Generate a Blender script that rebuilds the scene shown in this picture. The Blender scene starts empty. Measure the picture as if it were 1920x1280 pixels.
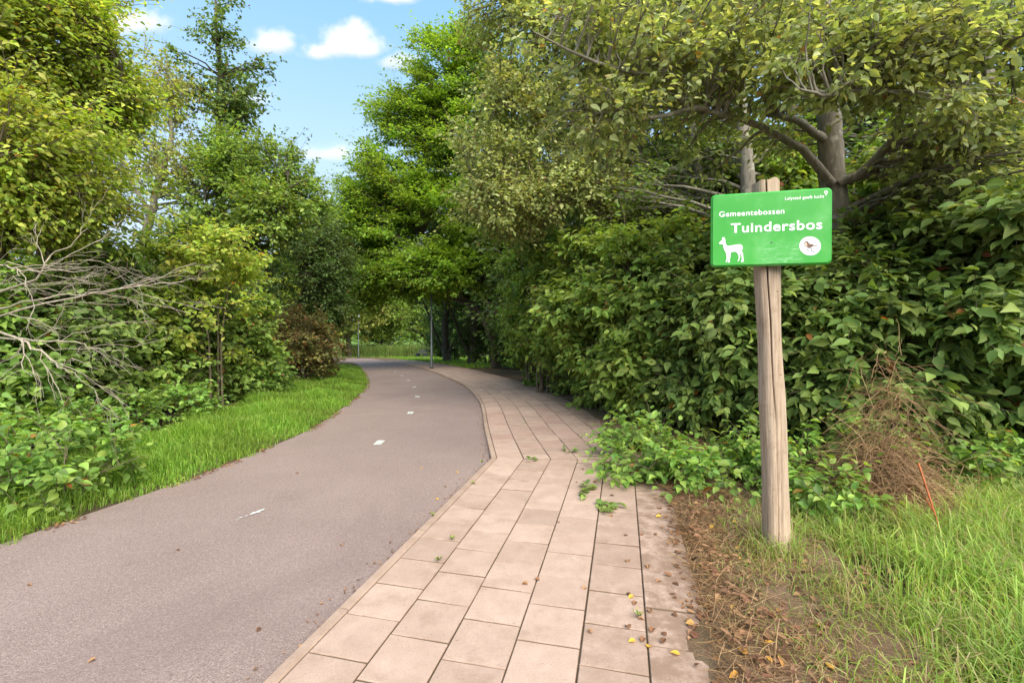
import bpy, math
import numpy as np
from mathutils import Matrix, Vector
from mathutils.geometry import tessellate_polygon

scene = bpy.context.scene
COL = scene.collection

# ------------------------------------------------------------------ camera
FPX, HOR, EYE = 870.0, 617.0, 1.5          # focal length in photo pixels, horizon row, eye height
cam_d = bpy.data.cameras.new('camera')
cam_d.sensor_width = 36.0
cam_d.lens = 36.0 * FPX / 1920.0
cam_d.shift_y = -(640.0 - HOR) / 1920.0
cam_d.clip_start, cam_d.clip_end = 0.05, 3000.0
cam = bpy.data.objects.new('camera', cam_d)
COL.objects.link(cam)
cam.location = (0, 0, EYE)
cam.rotation_euler = (math.radians(90), 0, 0)
scene.camera = cam

# ------------------------------------------------------------------ sky, sun, exposure
SUN_DIR = Vector((0.30, -0.62, 0.72)).normalized()      # towards the sun
SUN_EL = math.asin(SUN_DIR.z)
SUN_AZ = math.atan2(SUN_DIR.x, SUN_DIR.y)
scene.view_settings.view_transform = 'Standard'
scene.view_settings.look = 'None'
scene.view_settings.gamma = 1.0
scene.view_settings.use_curve_mapping = False
scene.view_settings.exposure = 1.92
scene.cycles.max_bounces = 8
scene.cycles.diffuse_bounces = 6
scene.cycles.glossy_bounces = 2
scene.cycles.transmission_bounces = 6
scene.cycles.use_denoising = True

world = bpy.data.worlds.new('World')
scene.world = world
world.use_nodes = True


class NT:
    """tiny node helper"""
    def __init__(self, tree):
        self.t = tree
        tree.nodes.clear()

    def n(self, typ, **kw):
        nd = self.t.nodes.new(typ)
        for k, v in kw.items():
            setattr(nd, k, v)
        return nd

    def l(self, a, b):
        self.t.links.new(a, b)

    def val(self, sock, v):
        if hasattr(v, 'is_linked'):
            self.l(v, sock)
        else:
            sock.default_value = v

    def math(self, op, a, b=None, c=None, clamp=False):
        nd = self.n('ShaderNodeMath', operation=op, use_clamp=clamp)
        self.val(nd.inputs[0], a)
        if b is not None:
            self.val(nd.inputs[1], b)
        if c is not None:
            self.val(nd.inputs[2], c)
        return nd.outputs[0]

    def mix(self, fac, a, b, blend='MIX'):
        nd = self.n('ShaderNodeMix', data_type='RGBA', blend_type=blend)
        self.val(nd.inputs[0], fac)
        self.val(nd.inputs[6], a)
        self.val(nd.inputs[7], b)
        return nd.outputs[2]

    def noise(self, vec, scale, detail=4, rough=0.55, dist=0.0):
        nd = self.n('ShaderNodeTexNoise')
        if vec is not None:
            self.l(vec, nd.inputs['Vector'])
        nd.inputs['Scale'].default_value = scale
        nd.inputs['Detail'].default_value = detail
        nd.inputs['Roughness'].default_value = rough
        nd.inputs['Distortion'].default_value = dist
        return nd.outputs['Fac']

    def ramp(self, fac, stops, interp='LINEAR'):
        nd = self.n('ShaderNodeValToRGB')
        cr = nd.color_ramp
        cr.interpolation = interp
        while len(cr.elements) < len(stops):
            cr.elements.new(0.5)
        for e, (p, c) in zip(cr.elements, stops):
            e.position = p
            e.color = (c, c, c, 1) if isinstance(c, (int, float)) else (*c[:3], 1)
        self.l(fac, nd.inputs[0])
        return nd.outputs[0]

    def maprange(self, v, a, b, c, d, smooth=False):
        nd = self.n('ShaderNodeMapRange')
        if smooth:
            nd.interpolation_type = 'SMOOTHSTEP'
        self.val(nd.inputs[0], v)
        for i, x in enumerate((a, b, c, d)):
            nd.inputs[i + 1].default_value = x
        return nd.outputs[0]


def build_world():
    w = NT(world.node_tree)
    sky = w.n('ShaderNodeTexSky', sky_type='NISHITA')
    sky.sun_disc = False
    sky.sun_elevation = SUN_EL
    sky.sun_rotation = SUN_AZ
    sky.altitude = 0
    sky.air_density = 1.0
    sky.dust_density = 0.6
    sky.ozone_density = 1.6
    tc = w.n('ShaderNodeTexCoord')
    sep = w.n('ShaderNodeSeparateXYZ')
    w.l(tc.outputs['Generated'], sep.inputs[0])
    x, y, z = sep.outputs
    # broken fair-weather cloud over the whole dome: a flat layer seen in perspective
    zz = w.math('MAXIMUM', z, 0.06)
    comb = w.n('ShaderNodeCombineXYZ')
    w.l(w.math('DIVIDE', x, zz), comb.inputs[0])
    w.l(w.math('DIVIDE', y, zz), comb.inputs[1])
    base = w.noise(comb.outputs[0], 0.9, 7, 0.58, 0.3)
    layer = w.maprange(base, 0.56, 0.72, 0.0, 0.8, True)
    # cumulus heaps standing over the path
    yy = w.math('MAXIMUM', y, 0.05)
    u, v = w.math('DIVIDE', x, yy), w.math('DIVIDE', z, yy)
    c2 = w.n('ShaderNodeCombineXYZ')
    w.l(u, c2.inputs[0]); w.l(v, c2.inputs[1])
    nb = w.noise(c2.outputs[0], 13.0, 8, 0.56, 0.15)
    lump = w.noise(c2.outputs[0], 34.0, 5, 0.5, 0.0)
    heaps = None
    shade = None
    for (px, py, rx, ry, dens) in ((640, 86, 74, 52, 1.0), (598, 100, 40, 30, 1), (690, 96, 48, 32, 1), (745, 118, 58, 24, .75),
                                   (240, 50, 92, 42, .95), (505, 84, 52, 36, .95), (735, 0, 56, 20, .95),
                                   (615, 292, 70, 30, .8), (455, 190, 60, 26, .7), (290, 330, 130, 60, .75)):
        du = w.math('MULTIPLY', w.math('SUBTRACT', u, (px - 960) / FPX), FPX / rx)
        dv0 = w.math('SUBTRACT', v, (HOR - py) / FPX)
        below = w.math('LESS_THAN', dv0, 0.0)
        dv = w.math('MULTIPLY', dv0, w.math('MULTIPLY_ADD', below, FPX / ry * 0.7, FPX / ry))
        d = w.math('SQRT', w.math('ADD', w.math('MULTIPLY', du, du), w.math('MULTIPLY', dv, dv)))
        d = w.math('ADD', d, w.math('MULTIPLY_ADD', nb, -2.0, 1.0))
        m = w.math('MULTIPLY', w.maprange(d, 1.24, 0.26, 0.0, 1.0, True), dens)
        s = w.maprange(w.math('MULTIPLY', dv, 1.0), -0.75, 0.5, 0.0, 1.0, True)
        s = w.math('MULTIPLY', s, m)
        heaps = m if heaps is None else w.math('MAXIMUM', heaps, m)
        shade = s if shade is None else w.math('MAXIMUM', shade, s)
    heaps = w.math('MULTIPLY', heaps, w.math('GREATER_THAN', y, 0.06))
    cover = w.math('MAXIMUM', heaps, w.math('MULTIPLY', layer, w.maprange(z, 0.5, 0.8, 0.35, 1.0)))
    # thin milky air low over the trees
    low = w.maprange(z, 0.0, 0.66, 0.85, 0.0, True)
    cover2 = w.math('MAXIMUM', cover, low)
    white = w.mix(shade, (1.75, 1.95, 2.2, 1), (2.7, 2.7, 2.7, 1))
    white = w.mix(w.math('MULTIPLY', w.math('SUBTRACT', lump, 0.5), 0.5), white, (1.9, 2.05, 2.3, 1))
    out_c = w.mix(cover2, w.mix(0.72, sky.outputs[0], (0.62, 1.36, 2.02, 1)), white)
    bg = w.n('ShaderNodeBackground')
    w.l(out_c, bg.inputs[0])
    bg.inputs[1].default_value = 0.13
    o = w.n('ShaderNodeOutputWorld')
    w.l(bg.outputs[0], o.inputs[0])


build_world()
sun_d = bpy.data.lights.new('sun', 'SUN')
sun_d.energy = 2.3
sun_d.angle = math.radians(65)
sun_d.color = (1.0, 0.94, 0.81)
sun = bpy.data.objects.new('sun', sun_d)
COL.objects.link(sun)
sun.rotation_euler = SUN_DIR.to_track_quat('Z', 'Y').to_euler()
sun.location = (-10, -8, 20)

# ------------------------------------------------------------------ helpers
RNG = np.random.default_rng(11)
UP = np.array([0., 0., 1.])


def gz(y):
    """ground height: level near the sign, then the path dips gently"""
    y = np.asarray(y, float)
    a = np.clip(y - 7.0, 0, 3.0)
    d = 0.026 * (a * a / 6.0 + np.clip(y - 10.0, 0, 60.0))
    b = np.clip(y - 26.0, 0, 5.0)
    d = d + 0.020 * (b * b / 10.0 + np.clip(y - 31.0, 0, 39.0))
    return -d


def gpt(px, py):
    """photo pixel on the ground -> (x, y)"""
    v = (py - HOR) / FPX
    y = EYE / v
    for _ in range(60):
        y = 0.5 * y + 0.5 * (EYE - float(gz(y))) / v
    return np.array([(px - 960.0) / FPX * y, y])


def W(px, py, y):
    """photo pixel at distance y -> world point"""
    return np.array([(px - 960.0) / FPX * y, y, EYE - (py - HOR) / FPX * y])


def norm(a):
    return a / np.maximum(np.linalg.norm(a, axis=-1, keepdims=True), 1e-9)


def make_mesh(name, verts, faces, rnd=None, smooth=False):
    """faces: (n,3) or (n,4) array, or list of such arrays"""
    if not isinstance(faces, list):
        faces = [faces]
    faces = [np.asarray(f, np.int32) for f in faces if len(f)]
    verts = np.asarray(verts, np.float32)
    me = bpy.data.meshes.new(name)
    me.vertices.add(len(verts))
    me.vertices.foreach_set('co', verts.ravel())
    loops = np.concatenate([f.ravel() for f in faces])
    tot = np.concatenate([np.full(len(f), f.shape[1], np.int32) for f in faces])
    start = np.concatenate([[0], np.cumsum(tot)[:-1]]).astype(np.int32)
    me.loops.add(len(loops))
    me.loops.foreach_set('vertex_index', loops)
    me.polygons.add(len(tot))
    me.polygons.foreach_set('loop_start', start)
    try:
        me.polygons.foreach_set('loop_total', tot)
    except Exception:
        pass
    me.polygons.foreach_set('use_smooth', np.full(len(tot), bool(smooth)))
    if rnd is not None:
        at = me.attributes.new('rnd', 'FLOAT_VECTOR', 'POINT')
        at.data.foreach_set('vector', np.asarray(rnd, np.float32).ravel())
    me.update(calc_edges=True)
    me.validate()
    return me


def link(name, me, mat=None, parent=None, origin=None):
    """one mesh object; geometry is given in world space and moved so that the origin sits at `origin`"""
    o = bpy.data.objects.new(name, me)
    COL.objects.link(o)
    if mat is not None and len(me.materials) == 0:
        me.materials.append(mat)
    if parent is not None:
        o.parent = parent
        off = -np.array(parent['_o'])
        me.transform(Matrix.Translation(off))
    elif origin is not None:
        me.transform(Matrix.Translation(-np.array(origin, float)))
        o.location = origin
        o['_o'] = [float(c) for c in origin]
    return o


def root(name, loc, label=None, cat=None, group=None):
    o = bpy.data.objects.new(name, None)
    COL.objects.link(o)
    o.location = loc
    o.empty_display_size = 0.2
    o['_o'] = [float(c) for c in loc]
    tag(o, label, cat, group)
    return o


def tag(o, label=None, cat=None, group=None, kind=None):
    if label: o['label'] = label
    if cat: o['category'] = cat
    if group: o['group'] = group
    if kind: o['kind'] = kind
    return o


class MB:
    """collects pieces of ONE part"""
    def __init__(self):
        self.v, self.f3, self.f4, self.r, self.n = [], [], [], [], 0

    def add(self, v, f, r=None):
        v = np.asarray(v, float).reshape(-1, 3)
        f = np.asarray(f, np.int64)
        if len(f) == 0:
            return
        (self.f3 if f.shape[1] == 3 else self.f4).append(f + self.n)
        self.v.append(v)
        self.r.append(np.zeros((len(v), 3)) if r is None else np.broadcast_to(r, (len(v), 3)))
        self.n += len(v)

    def box(self, c, s, rot=None, r=None):
        c, s = np.array(c, float), np.array(s, float) / 2
        k = np.array([[x, y, z] for x in (-1, 1) for y in (-1, 1) for z in (-1, 1)], float) * s
        if rot is not None:
            k = k @ np.array(rot).T
        self.add(k + c, [[0, 1, 3, 2], [4, 6, 7, 5], [0, 4, 5, 1], [2, 3, 7, 6], [0, 2, 6, 4], [1, 5, 7, 3]], r)

    def mesh(self, name, smooth=False):
        fs = []
        if self.f3: fs.append(np.concatenate(self.f3))
        if self.f4: fs.append(np.concatenate(self.f4))
        return make_mesh(name, np.concatenate(self.v), fs, np.concatenate(self.r), smooth)


def tubes(P, Rd, n=5):
    """P (T,k,3), Rd (T,k): T bent, tapering tubes"""
    P = np.asarray(P, float); Rd = np.asarray(Rd, float)
    T, k, _ = P.shape
    d = np.empty_like(P)
    d[:, 1:-1] = P[:, 2:] - P[:, :-2]
    d[:, 0] = P[:, 1] - P[:, 0]
    d[:, -1] = P[:, -1] - P[:, -2]
    d = norm(d)
    ref = np.zeros_like(d)
    mean = norm(P[:, -1] - P[:, 0])
    vert = np.abs(mean[:, 2]) > 0.8
    ref[vert] = [1, 0, 0]
    ref[~vert] = [0, 0, 1]
    a = norm(np.cross(d, ref)); b = np.cross(d, a)
    ang = np.arange(n) * 2 * np.pi / n
    v = P[:, :, None] + Rd[:, :, None, None] * (np.cos(ang)[None, None, :, None] * a[:, :, None] + np.sin(ang)[None, None, :, None] * b[:, :, None])
    idx = np.arange(T * k * n).reshape(T, k, n)
    nx = np.roll(idx, -1, axis=2)
    q = np.stack([idx[:, :-1], nx[:, :-1], nx[:, 1:], idx[:, 1:]], -1).reshape(-1, 4)
    return v.reshape(-1, 3), q


def smooth_path(pts, k):
    """Catmull-Rom through pts, k samples"""
    p = np.asarray(pts, float)
    e = np.vstack([2 * p[0] - p[1], p, 2 * p[-1] - p[-2]])
    t = np.linspace(0, len(p) - 1, k)
    i = np.minimum(t.astype(int), len(p) - 2); f = (t - i)[:, None]
    a, b, c, d = e[i], e[i + 1], e[i + 2], e[i + 3]
    return 0.5 * (2 * b + (c - a) * f + (2 * a - 5 * b + 4 * c - d) * f ** 2 + (3 * b - a - 3 * c + d) * f ** 3)


# unit leaves: (along, across, up)
LEAF_D = (np.array([[0, 0, 0], [.42, -.5, .13], [1, 0, -.08], [.42, .5, .13]]), np.array([[0, 2, 1], [0, 3, 2]]))
LEAF_O = (np.array([[0, 0, 0], [.16, -.36, .10], [.42, -.5, .15], [.74, -.30, .06], [1.04, 0, -.20], [.74, .30, .06], [.42, .5, .15], [.16, .36, .10], [.45, 0, 0]]),
          np.array([[8, 1, 0], [8, 2, 1], [8, 3, 2], [8, 4, 3], [8, 5, 4], [8, 6, 5], [8, 7, 6], [8, 0, 7]]))
LEAF_M = (np.array([[0, 0, 0], [.28, -.46, .14], [.68, -.36, .08], [1.02, 0, -.14], [.68, .36, .08], [.28, .46, .14]]),
          np.array([[0, 2, 1], [0, 3, 2], [0, 4, 3], [0, 5, 4]]))


def leaf_geo(L, shape):
    tv, tf = shape
    base, ax, nr, ln, wd = L['b'], L['a'], L['n'], L['l'], L['w']
    side = norm(np.cross(ax, nr)); nr = np.cross(side, ax)
    v = (base[:, None] + tv[None, :, 0:1] * (ln[:, None] * ax)[:, None] + tv[None, :, 1:2] * (wd[:, None] * side)[:, None]
         + tv[None, :, 2:3] * (wd[:, None] * nr)[:, None])
    N = len(base)
    f = (tf[None] + (np.arange(N) * len(tv))[:, None, None]).reshape(-1, 3)
    r = np.repeat(L['r'], len(tv), axis=0)
    return v.reshape(-1, 3), f, r


def cat_leaves(*Ls):
    return {k: np.concatenate([L[k] for L in Ls]) for k in Ls[0]}


def rand_dir(n, rng):
    return norm(rng.normal(size=(n, 3)))


def grow(rng, axes, lobes, nclump, ntwig, nleaf, leaf, aspect=0.6, csize=0.45, shell=0.5, droop=0.25, flat=0.5, spread=0.16,
         tilt=0.55, up=1.0, out=0.5, limb_r=0.018, zmin=0.15, keep=None, rise=0.35, twig_out=0.0, lsd=0.22, topheavy=0.0):
    """wood and leaves of a crown that fills the ellipsoids `lobes` = [(centre, radii, weight)].  axes = [(points, radii)]"""
    AP, AR = [], []
    for pts, rad in axes:
        m = max(2, int(np.linalg.norm(np.diff(pts, axis=0), axis=1).sum() / 0.12))
        t = np.linspace(0, 1, m)
        tt = np.linspace(0, 1, len(pts))
        AP.append(np.stack([np.interp(t, tt, pts[:, i]) for i in range(3)], 1)); AR.append(np.interp(t, tt, rad))
    AP, AR = np.concatenate(AP), np.concatenate(AR)
    ctr = np.array([np.asarray(l[0], float) for l in lobes]); rad = np.array([np.asarray(l[1], float) for l in lobes])
    wt = np.array([l[2] for l in lobes], float); wt /= wt.sum()
    n = int(nclump * 1.0)
    li = rng.choice(len(lobes), n, p=wt)
    d = rand_dir(n, rng)
    d[:, 2] = np.where((d[:, 2] < 0) & (rng.random(n) < topheavy), -d[:, 2], d[:, 2])
    bump = 1 + 0.10 * np.sin(d[:, 0] * 7 + li) + 0.10 * np.sin(d[:, 2] * 9 + 2 * li) + 0.08 * np.sin(d[:, 1] * 8)
    r = (shell + (1 - shell) * np.sqrt(rng.random(n))) * bump
    C = ctr[li] + d * rad[li] * r[:, None]
    ok = C[:, 2] > gz(C[:, 1]) + zmin
    if keep is not None:
        ok &= keep(C)
    C, li = C[ok], li[ok]
    n = len(C)
    # limbs
    D = C[:, None] - AP[None]
    hd = np.linalg.norm(D[..., :2], axis=2)
    cost = np.linalg.norm(D, axis=2) + 0.9 * np.maximum(0, -D[..., 2] + rise * hd)
    si = cost.argmin(1)
    S = AP[si]
    k = 7
    t = np.linspace(0, 1, k)[None, :, None]
    ln = np.linalg.norm(C - S, axis=1)
    mid = (S + C) / 2 + UP * (0.10 * ln)[:, None] + rng.normal(size=(n, 3)) * (0.07 * ln)[:, None]
    LP = (1 - t) ** 2 * S[:, None] + 2 * t * (1 - t) * mid[:, None] + t ** 2 * C[:, None]
    LP[:, 1:-1] += rng.normal(size=(n, k - 2, 3)) * (0.018 * ln)[:, None, None]
    r0 = np.minimum(AR[si] * 0.62, 0.008 + limb_r * ln)
    LR = r0[:, None] * np.linspace(1, 0.22, k)[None] + 0.002
    wood = [tubes(LP, LR, 5)]
    # twigs
    T = n * ntwig
    ci = np.repeat(np.arange(n), ntwig)
    s0 = rng.uniform(0.45, 1.0, T) * (k - 1)
    i0 = np.minimum(s0.astype(int), k - 2); fr = (s0 - i0)[:, None]
    TS = LP[ci, i0] * (1 - fr) + LP[ci, i0 + 1] * fr
    cs = csize if np.ndim(csize) else np.array([csize, csize, csize * (1 - 0.45 * flat)])
    dirv = rng.normal(size=(T, 3))
    outv = norm(C - ctr[li] + 1e-6)
    EN = C[ci] + dirv * cs * 0.62 + outv[ci] * (twig_out * rng.random((T, 1)))
    EN[:, 2] = np.maximum(EN[:, 2], gz(EN[:, 1]) + 0.04)
    dl = np.linalg.norm(EN - TS, axis=1)
    k2 = 4
    t2 = np.linspace(0, 1, k2)[None, :, None]
    m2 = (TS + EN) / 2 + UP * (0.12 * dl)[:, None] + rng.normal(size=(T, 3)) * (0.08 * dl)[:, None]
    TP = (1 - t2) ** 2 * TS[:, None] + 2 * t2 * (1 - t2) * m2[:, None] + t2 ** 2 * EN[:, None]
    TR = np.linspace(1, 0.35, k2)[None] * np.clip(0.0035 * dl / 0.4, 0.0015, 0.006)[:, None]
    wood.append(tubes(TP, TR, 3))
    # leaves
    N = T * nleaf
    ti = np.repeat(np.arange(T), nleaf)
    tt = np.tile((np.arange(nleaf) + 0.6) / nleaf, T) + rng.uniform(-.08, .08, N)
    tt = np.clip(tt, 0.08, 1.0)
    s1 = tt * (k2 - 1)
    i1 = np.minimum(s1.astype(int), k2 - 2); f1 = (s1 - i1)[:, None]
    B = TP[ti, i1] * (1 - f1) + TP[ti, i1 + 1] * f1
    dd = norm(EN - TS)[ti]
    sd = norm(np.cross(dd, UP) + 1e-6)
    sg = np.where(rng.random(N) < .5, -1., 1.)[:, None]
    B = B + sd * sg * (rng.random((N, 1)) * spread * (1.15 - tt[:, None])) + rng.normal(size=(N, 3)) * spread * 0.18
    ax = dd * 0.55 + sd * sg * 0.7 + rng.normal(size=(N, 3)) * 0.35 - UP * droop + outv[ci][ti] * 0.25
    ax = norm(ax)
    nr = UP * up + outv[ci][ti] * out + rng.normal(size=(N, 3)) * tilt
    nr = norm(nr - ax * (nr * ax).sum(1, keepdims=True))
    ll = leaf * np.clip(rng.normal(1, lsd, N), .45, 1.6)
    rn = np.stack([rng.random(N), rng.random(n)[ci][ti], rng.random(N)], 1)
    B[:, 2] = np.maximum(B[:, 2], gz(B[:, 1]) + 0.02)
    return wood, dict(b=B, a=ax, n=nr, l=ll, w=ll * aspect, r=rn)


def front_pick(L, count, cell=13.0, minpx=9.0):
    """indices of the `count` leaves that show largest from the path (nearest leaf of each small patch of view)"""
    c = L['b'] + L['a'] * (L['l'] * .5)[:, None]
    y = np.maximum(c[:, 1], .3)
    px = 960 + c[:, 0] / y * FPX; py = HOR - (c[:, 2] - EYE) / y * FPX
    ok = (px > 5) & (px < 1915) & (py > 5) & (py < 1275) & (L['l'] / y * FPX > minpx)
    idx = np.where(ok)[0]
    if len(idx) == 0:
        return idx
    key = (px[idx] // cell).astype(int) * 10000 + (py[idx] // cell).astype(int)
    o = np.lexsort((y[idx], key))
    first = np.concatenate([[True], np.diff(key[o]) != 0])
    vis = idx[o][first]
    sz = L['l'][vis] / y[vis]
    return vis[np.argsort(-sz)[:count]]


LEAFMESH = {}


def leaf_objects(L, idx, mat, parent, kind):
    """each picked leaf as an object of its own, sharing a few leaf meshes"""
    off = np.array(parent['_o'])
    side = norm(np.cross(L['a'], L['n']))
    nr = np.cross(side, L['a'])
    for i in idx:
        q = (int(L['r'][i, 0] * 6) % 6, int(L['r'][i, 1] * 3) % 3)
        key = (mat.name, kind, q)
        if key not in LEAFMESH:
            tv, tf = LEAF_O
            v = tv.copy()
            v[:, 2] *= 0.7 + 0.12 * q[0]
            v[4, 2] -= 0.06 * (q[0] % 3)
            rr = np.tile([(q[0] + .5) / 6, (q[1] + .5) / 3, .5], (len(v), 1))
            me = make_mesh('leaf', v, tf, rr, True)
            me.materials.append(mat)
            LEAFMESH[key] = me
        o = bpy.data.objects.new('leaf', LEAFMESH[key])
        COL.objects.link(o)
        o.parent = parent
        b = L['b'][i] - off
        a, s, n = L['a'][i] * L['l'][i], side[i] * L['w'][i], nr[i] * L['w'][i]
        o.matrix_basis = Matrix(((a[0], s[0], n[0], b[0]), (a[1], s[1], n[1], b[1]), (a[2], s[2], n[2], b[2]), (0, 0, 0, 1)))


# ------------------------------------------------------------------ materials
def new_mat(name):
    m = bpy.data.materials.new(name)
    m.use_nodes = True
    return m, NT(m.node_tree)


LEAF_GAIN = 2.0


def leaf_mat(name, dark, mid, light, odd=(.22, .10, .03), odd_share=0.02, trans=0.38, rough=0.48, spec=0.35, clump=0.5):
    m, t = new_mat(name)
    g_ = LEAF_GAIN
    dark, mid, light = [tuple(min(x * g_, .6) for x in c) for c in (dark, mid, light)]
    at = t.n('ShaderNodeAttribute', attribute_name='rnd')
    sp = t.n('ShaderNodeSeparateXYZ')
    t.l(at.outputs['Vector'], sp.inputs[0])
    c = t.ramp(sp.outputs[0], [(0.0, dark), (0.5, mid), (1.0 - odd_share * 1.5, light), (1.0 - odd_share, odd), (1.0, odd)] if odd_share > 0 else
               [(0, dark), (.5, mid), (1, light)])
    k = t.maprange(sp.outputs[1], 0, 1, 1 - clump * 0.5, 1 + clump * 0.5)
    hs = t.n('ShaderNodeHueSaturation')
    t.l(c, hs.inputs['Color']); t.l(k, hs.inputs['Value'])
    t.l(t.maprange(sp.outputs[1], 0, 1, .49, .512), hs.inputs['Hue'])
    col = hs.outputs[0]
    geo = t.n('ShaderNodeTexCoord')
    col = t.mix(t.maprange(t.noise(geo.outputs['Object'], 2.2, 3), .4, .7, 0, .35), col, t.mix(1, col, (1.25, 1.1, .7, 1), 'MULTIPLY'))
    p = t.n('ShaderNodeBsdfPrincipled')
    t.l(col, p.inputs['Base Color'])
    p.inputs['Roughness'].default_value = rough
    p.inputs['Specular IOR Level'].default_value = spec
    tr = t.n('ShaderNodeBsdfTranslucent')
    t.l(t.mix(1, col, (1.35, 1.25, .55, 1), 'MULTIPLY'), tr.inputs[0])
    mx = t.n('ShaderNodeMixShader')
    mx.inputs[0].default_value = min(trans + .08, .55)
    t.l(p.outputs[0], mx.inputs[1]); t.l(tr.outputs[0], mx.inputs[2])
    o = t.n('ShaderNodeOutputMaterial')
    t.l(mx.outputs[0], o.inputs[0])
    return m


def bark_mat(name, a, b, scale=14.0, lichen=0.0, stretch=0.25):
    m, t = new_mat(name)
    tc = t.n('ShaderNodeTexCoord')
    mp = t.n('ShaderNodeMapping')
    mp.inputs['Scale'].default_value = (1, 1, stretch)
    t.l(tc.outputs['Object'], mp.inputs[0])
    n1 = t.noise(mp.outputs[0], scale, 6, .65, .4)
    c = t.ramp(n1, [(.3, a), (.7, b)])
    if lichen:
        n2 = t.noise(tc.outputs['Object'], 9.0, 4)
        c = t.mix(t.maprange(n2, .56, .66, 0, lichen, True), c, (.42, .40, .33, 1))
    n3 = t.noise(tc.outputs['Object'], 2.4, 3)
    c = t.mix(t.maprange(n3, .45, .7, 0, .45), c, (.09, .11, .05, 1))
    p = t.n('ShaderNodeBsdfPrincipled')
    t.l(c, p.inputs['Base Color'])
    p.inputs['Roughness'].default_value = .9
    p.inputs['Specular IOR Level'].default_value = .2
    bp = t.n('ShaderNodeBump')
    bp.inputs['Strength'].default_value = .6
    bp.inputs['Distance'].default_value = .02
    t.l(n1, bp.inputs['Height']); t.l(bp.outputs[0], p.inputs['Normal'])
    o = t.n('ShaderNodeOutputMaterial')
    t.l(p.outputs[0], o.inputs[0])
    return m


def plain_mat(name, color, rough=.6, metal=0.0, spec=.4, var=.15, scale=20.0):
    m, t = new_mat(name)
    tc = t.n('ShaderNodeTexCoord')
    n1 = t.noise(tc.outputs['Object'], scale, 4)
    c = t.mix(1, (*color, 1), t.ramp(n1, [(.3, 1 - var), (.7, 1 + 0.0)]), 'MULTIPLY')
    p = t.n('ShaderNodeBsdfPrincipled')
    t.l(c, p.inputs['Base Color'])
    p.inputs['Roughness'].default_value = rough
    p.inputs['Metallic'].default_value = metal
    p.inputs['Specular IOR Level'].default_value = spec
    o = t.n('ShaderNodeOutputMaterial')
    t.l(p.outputs[0], o.inputs[0])
    return m


def asphalt_mat():
    m, t = new_mat('asphalt')
    tc = t.n('ShaderNodeTexCoord')
    v = t.n('ShaderNodeTexVoronoi')
    v.inputs['Scale'].default_value = 210
    t.l(tc.outputs['Object'], v.inputs['Vector'])
    sv = t.n('ShaderNodeSeparateColor')
    t.l(v.outputs['Color'], sv.inputs[0])
    big = t.noise(tc.outputs['Object'], 1.1, 5, .6, .4)
    fine = t.noise(tc.outputs['Object'], 60, 3)
    c = t.ramp(big, [(.3, (.228, .160, .140)), (.7, (.272, .195, .172))])
    c = t.mix(t.maprange(sv.outputs[0], .76, .86, 0, .55), c, (.40, .31, .27, 1))
    c = t.mix(t.maprange(sv.outputs[0], .20, .12, 0, .45), c, (.115, .080, .070, 1))
    c = t.mix(1, c, t.ramp(fine, [(.3, .84), (.7, 1.1)]), 'MULTIPLY')
    st = t.noise(tc.outputs['Object'], .55, 6, .7)
    c = t.mix(t.maprange(st, .55, .75, 0, .35, True), c, (.275, .205, .172, 1))
    damp = t.noise(tc.outputs['Object'], .32, 7, .72, .8)
    c = t.mix(t.maprange(damp, .52, .68, 0, .38, True), c, (.165, .113, .100, 1))
    spots = t.noise(tc.outputs['Object'], 7.5, 3, .5)
    c = t.mix(t.maprange(spots, .70, .76, 0, .4), c, (.12, .085, .072, 1))
    p = t.n('ShaderNodeBsdfPrincipled')
    t.l(c, p.inputs['Base Color'])
    p.inputs['Roughness'].default_value = .85
    p.inputs['Specular IOR Level'].default_value = .3
    bp = t.n('ShaderNodeBump')
    bp.inputs['Strength'].default_value = .7
    bp.inputs['Distance'].default_value = .004
    t.l(t.math('ADD', v.outputs['Distance'], fine), bp.inputs['Height'])
    t.l(bp.outputs[0], p.inputs['Normal'])
    o = t.n('ShaderNodeOutputMaterial')
    t.l(p.outputs[0], o.inputs[0])
    return m


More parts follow.
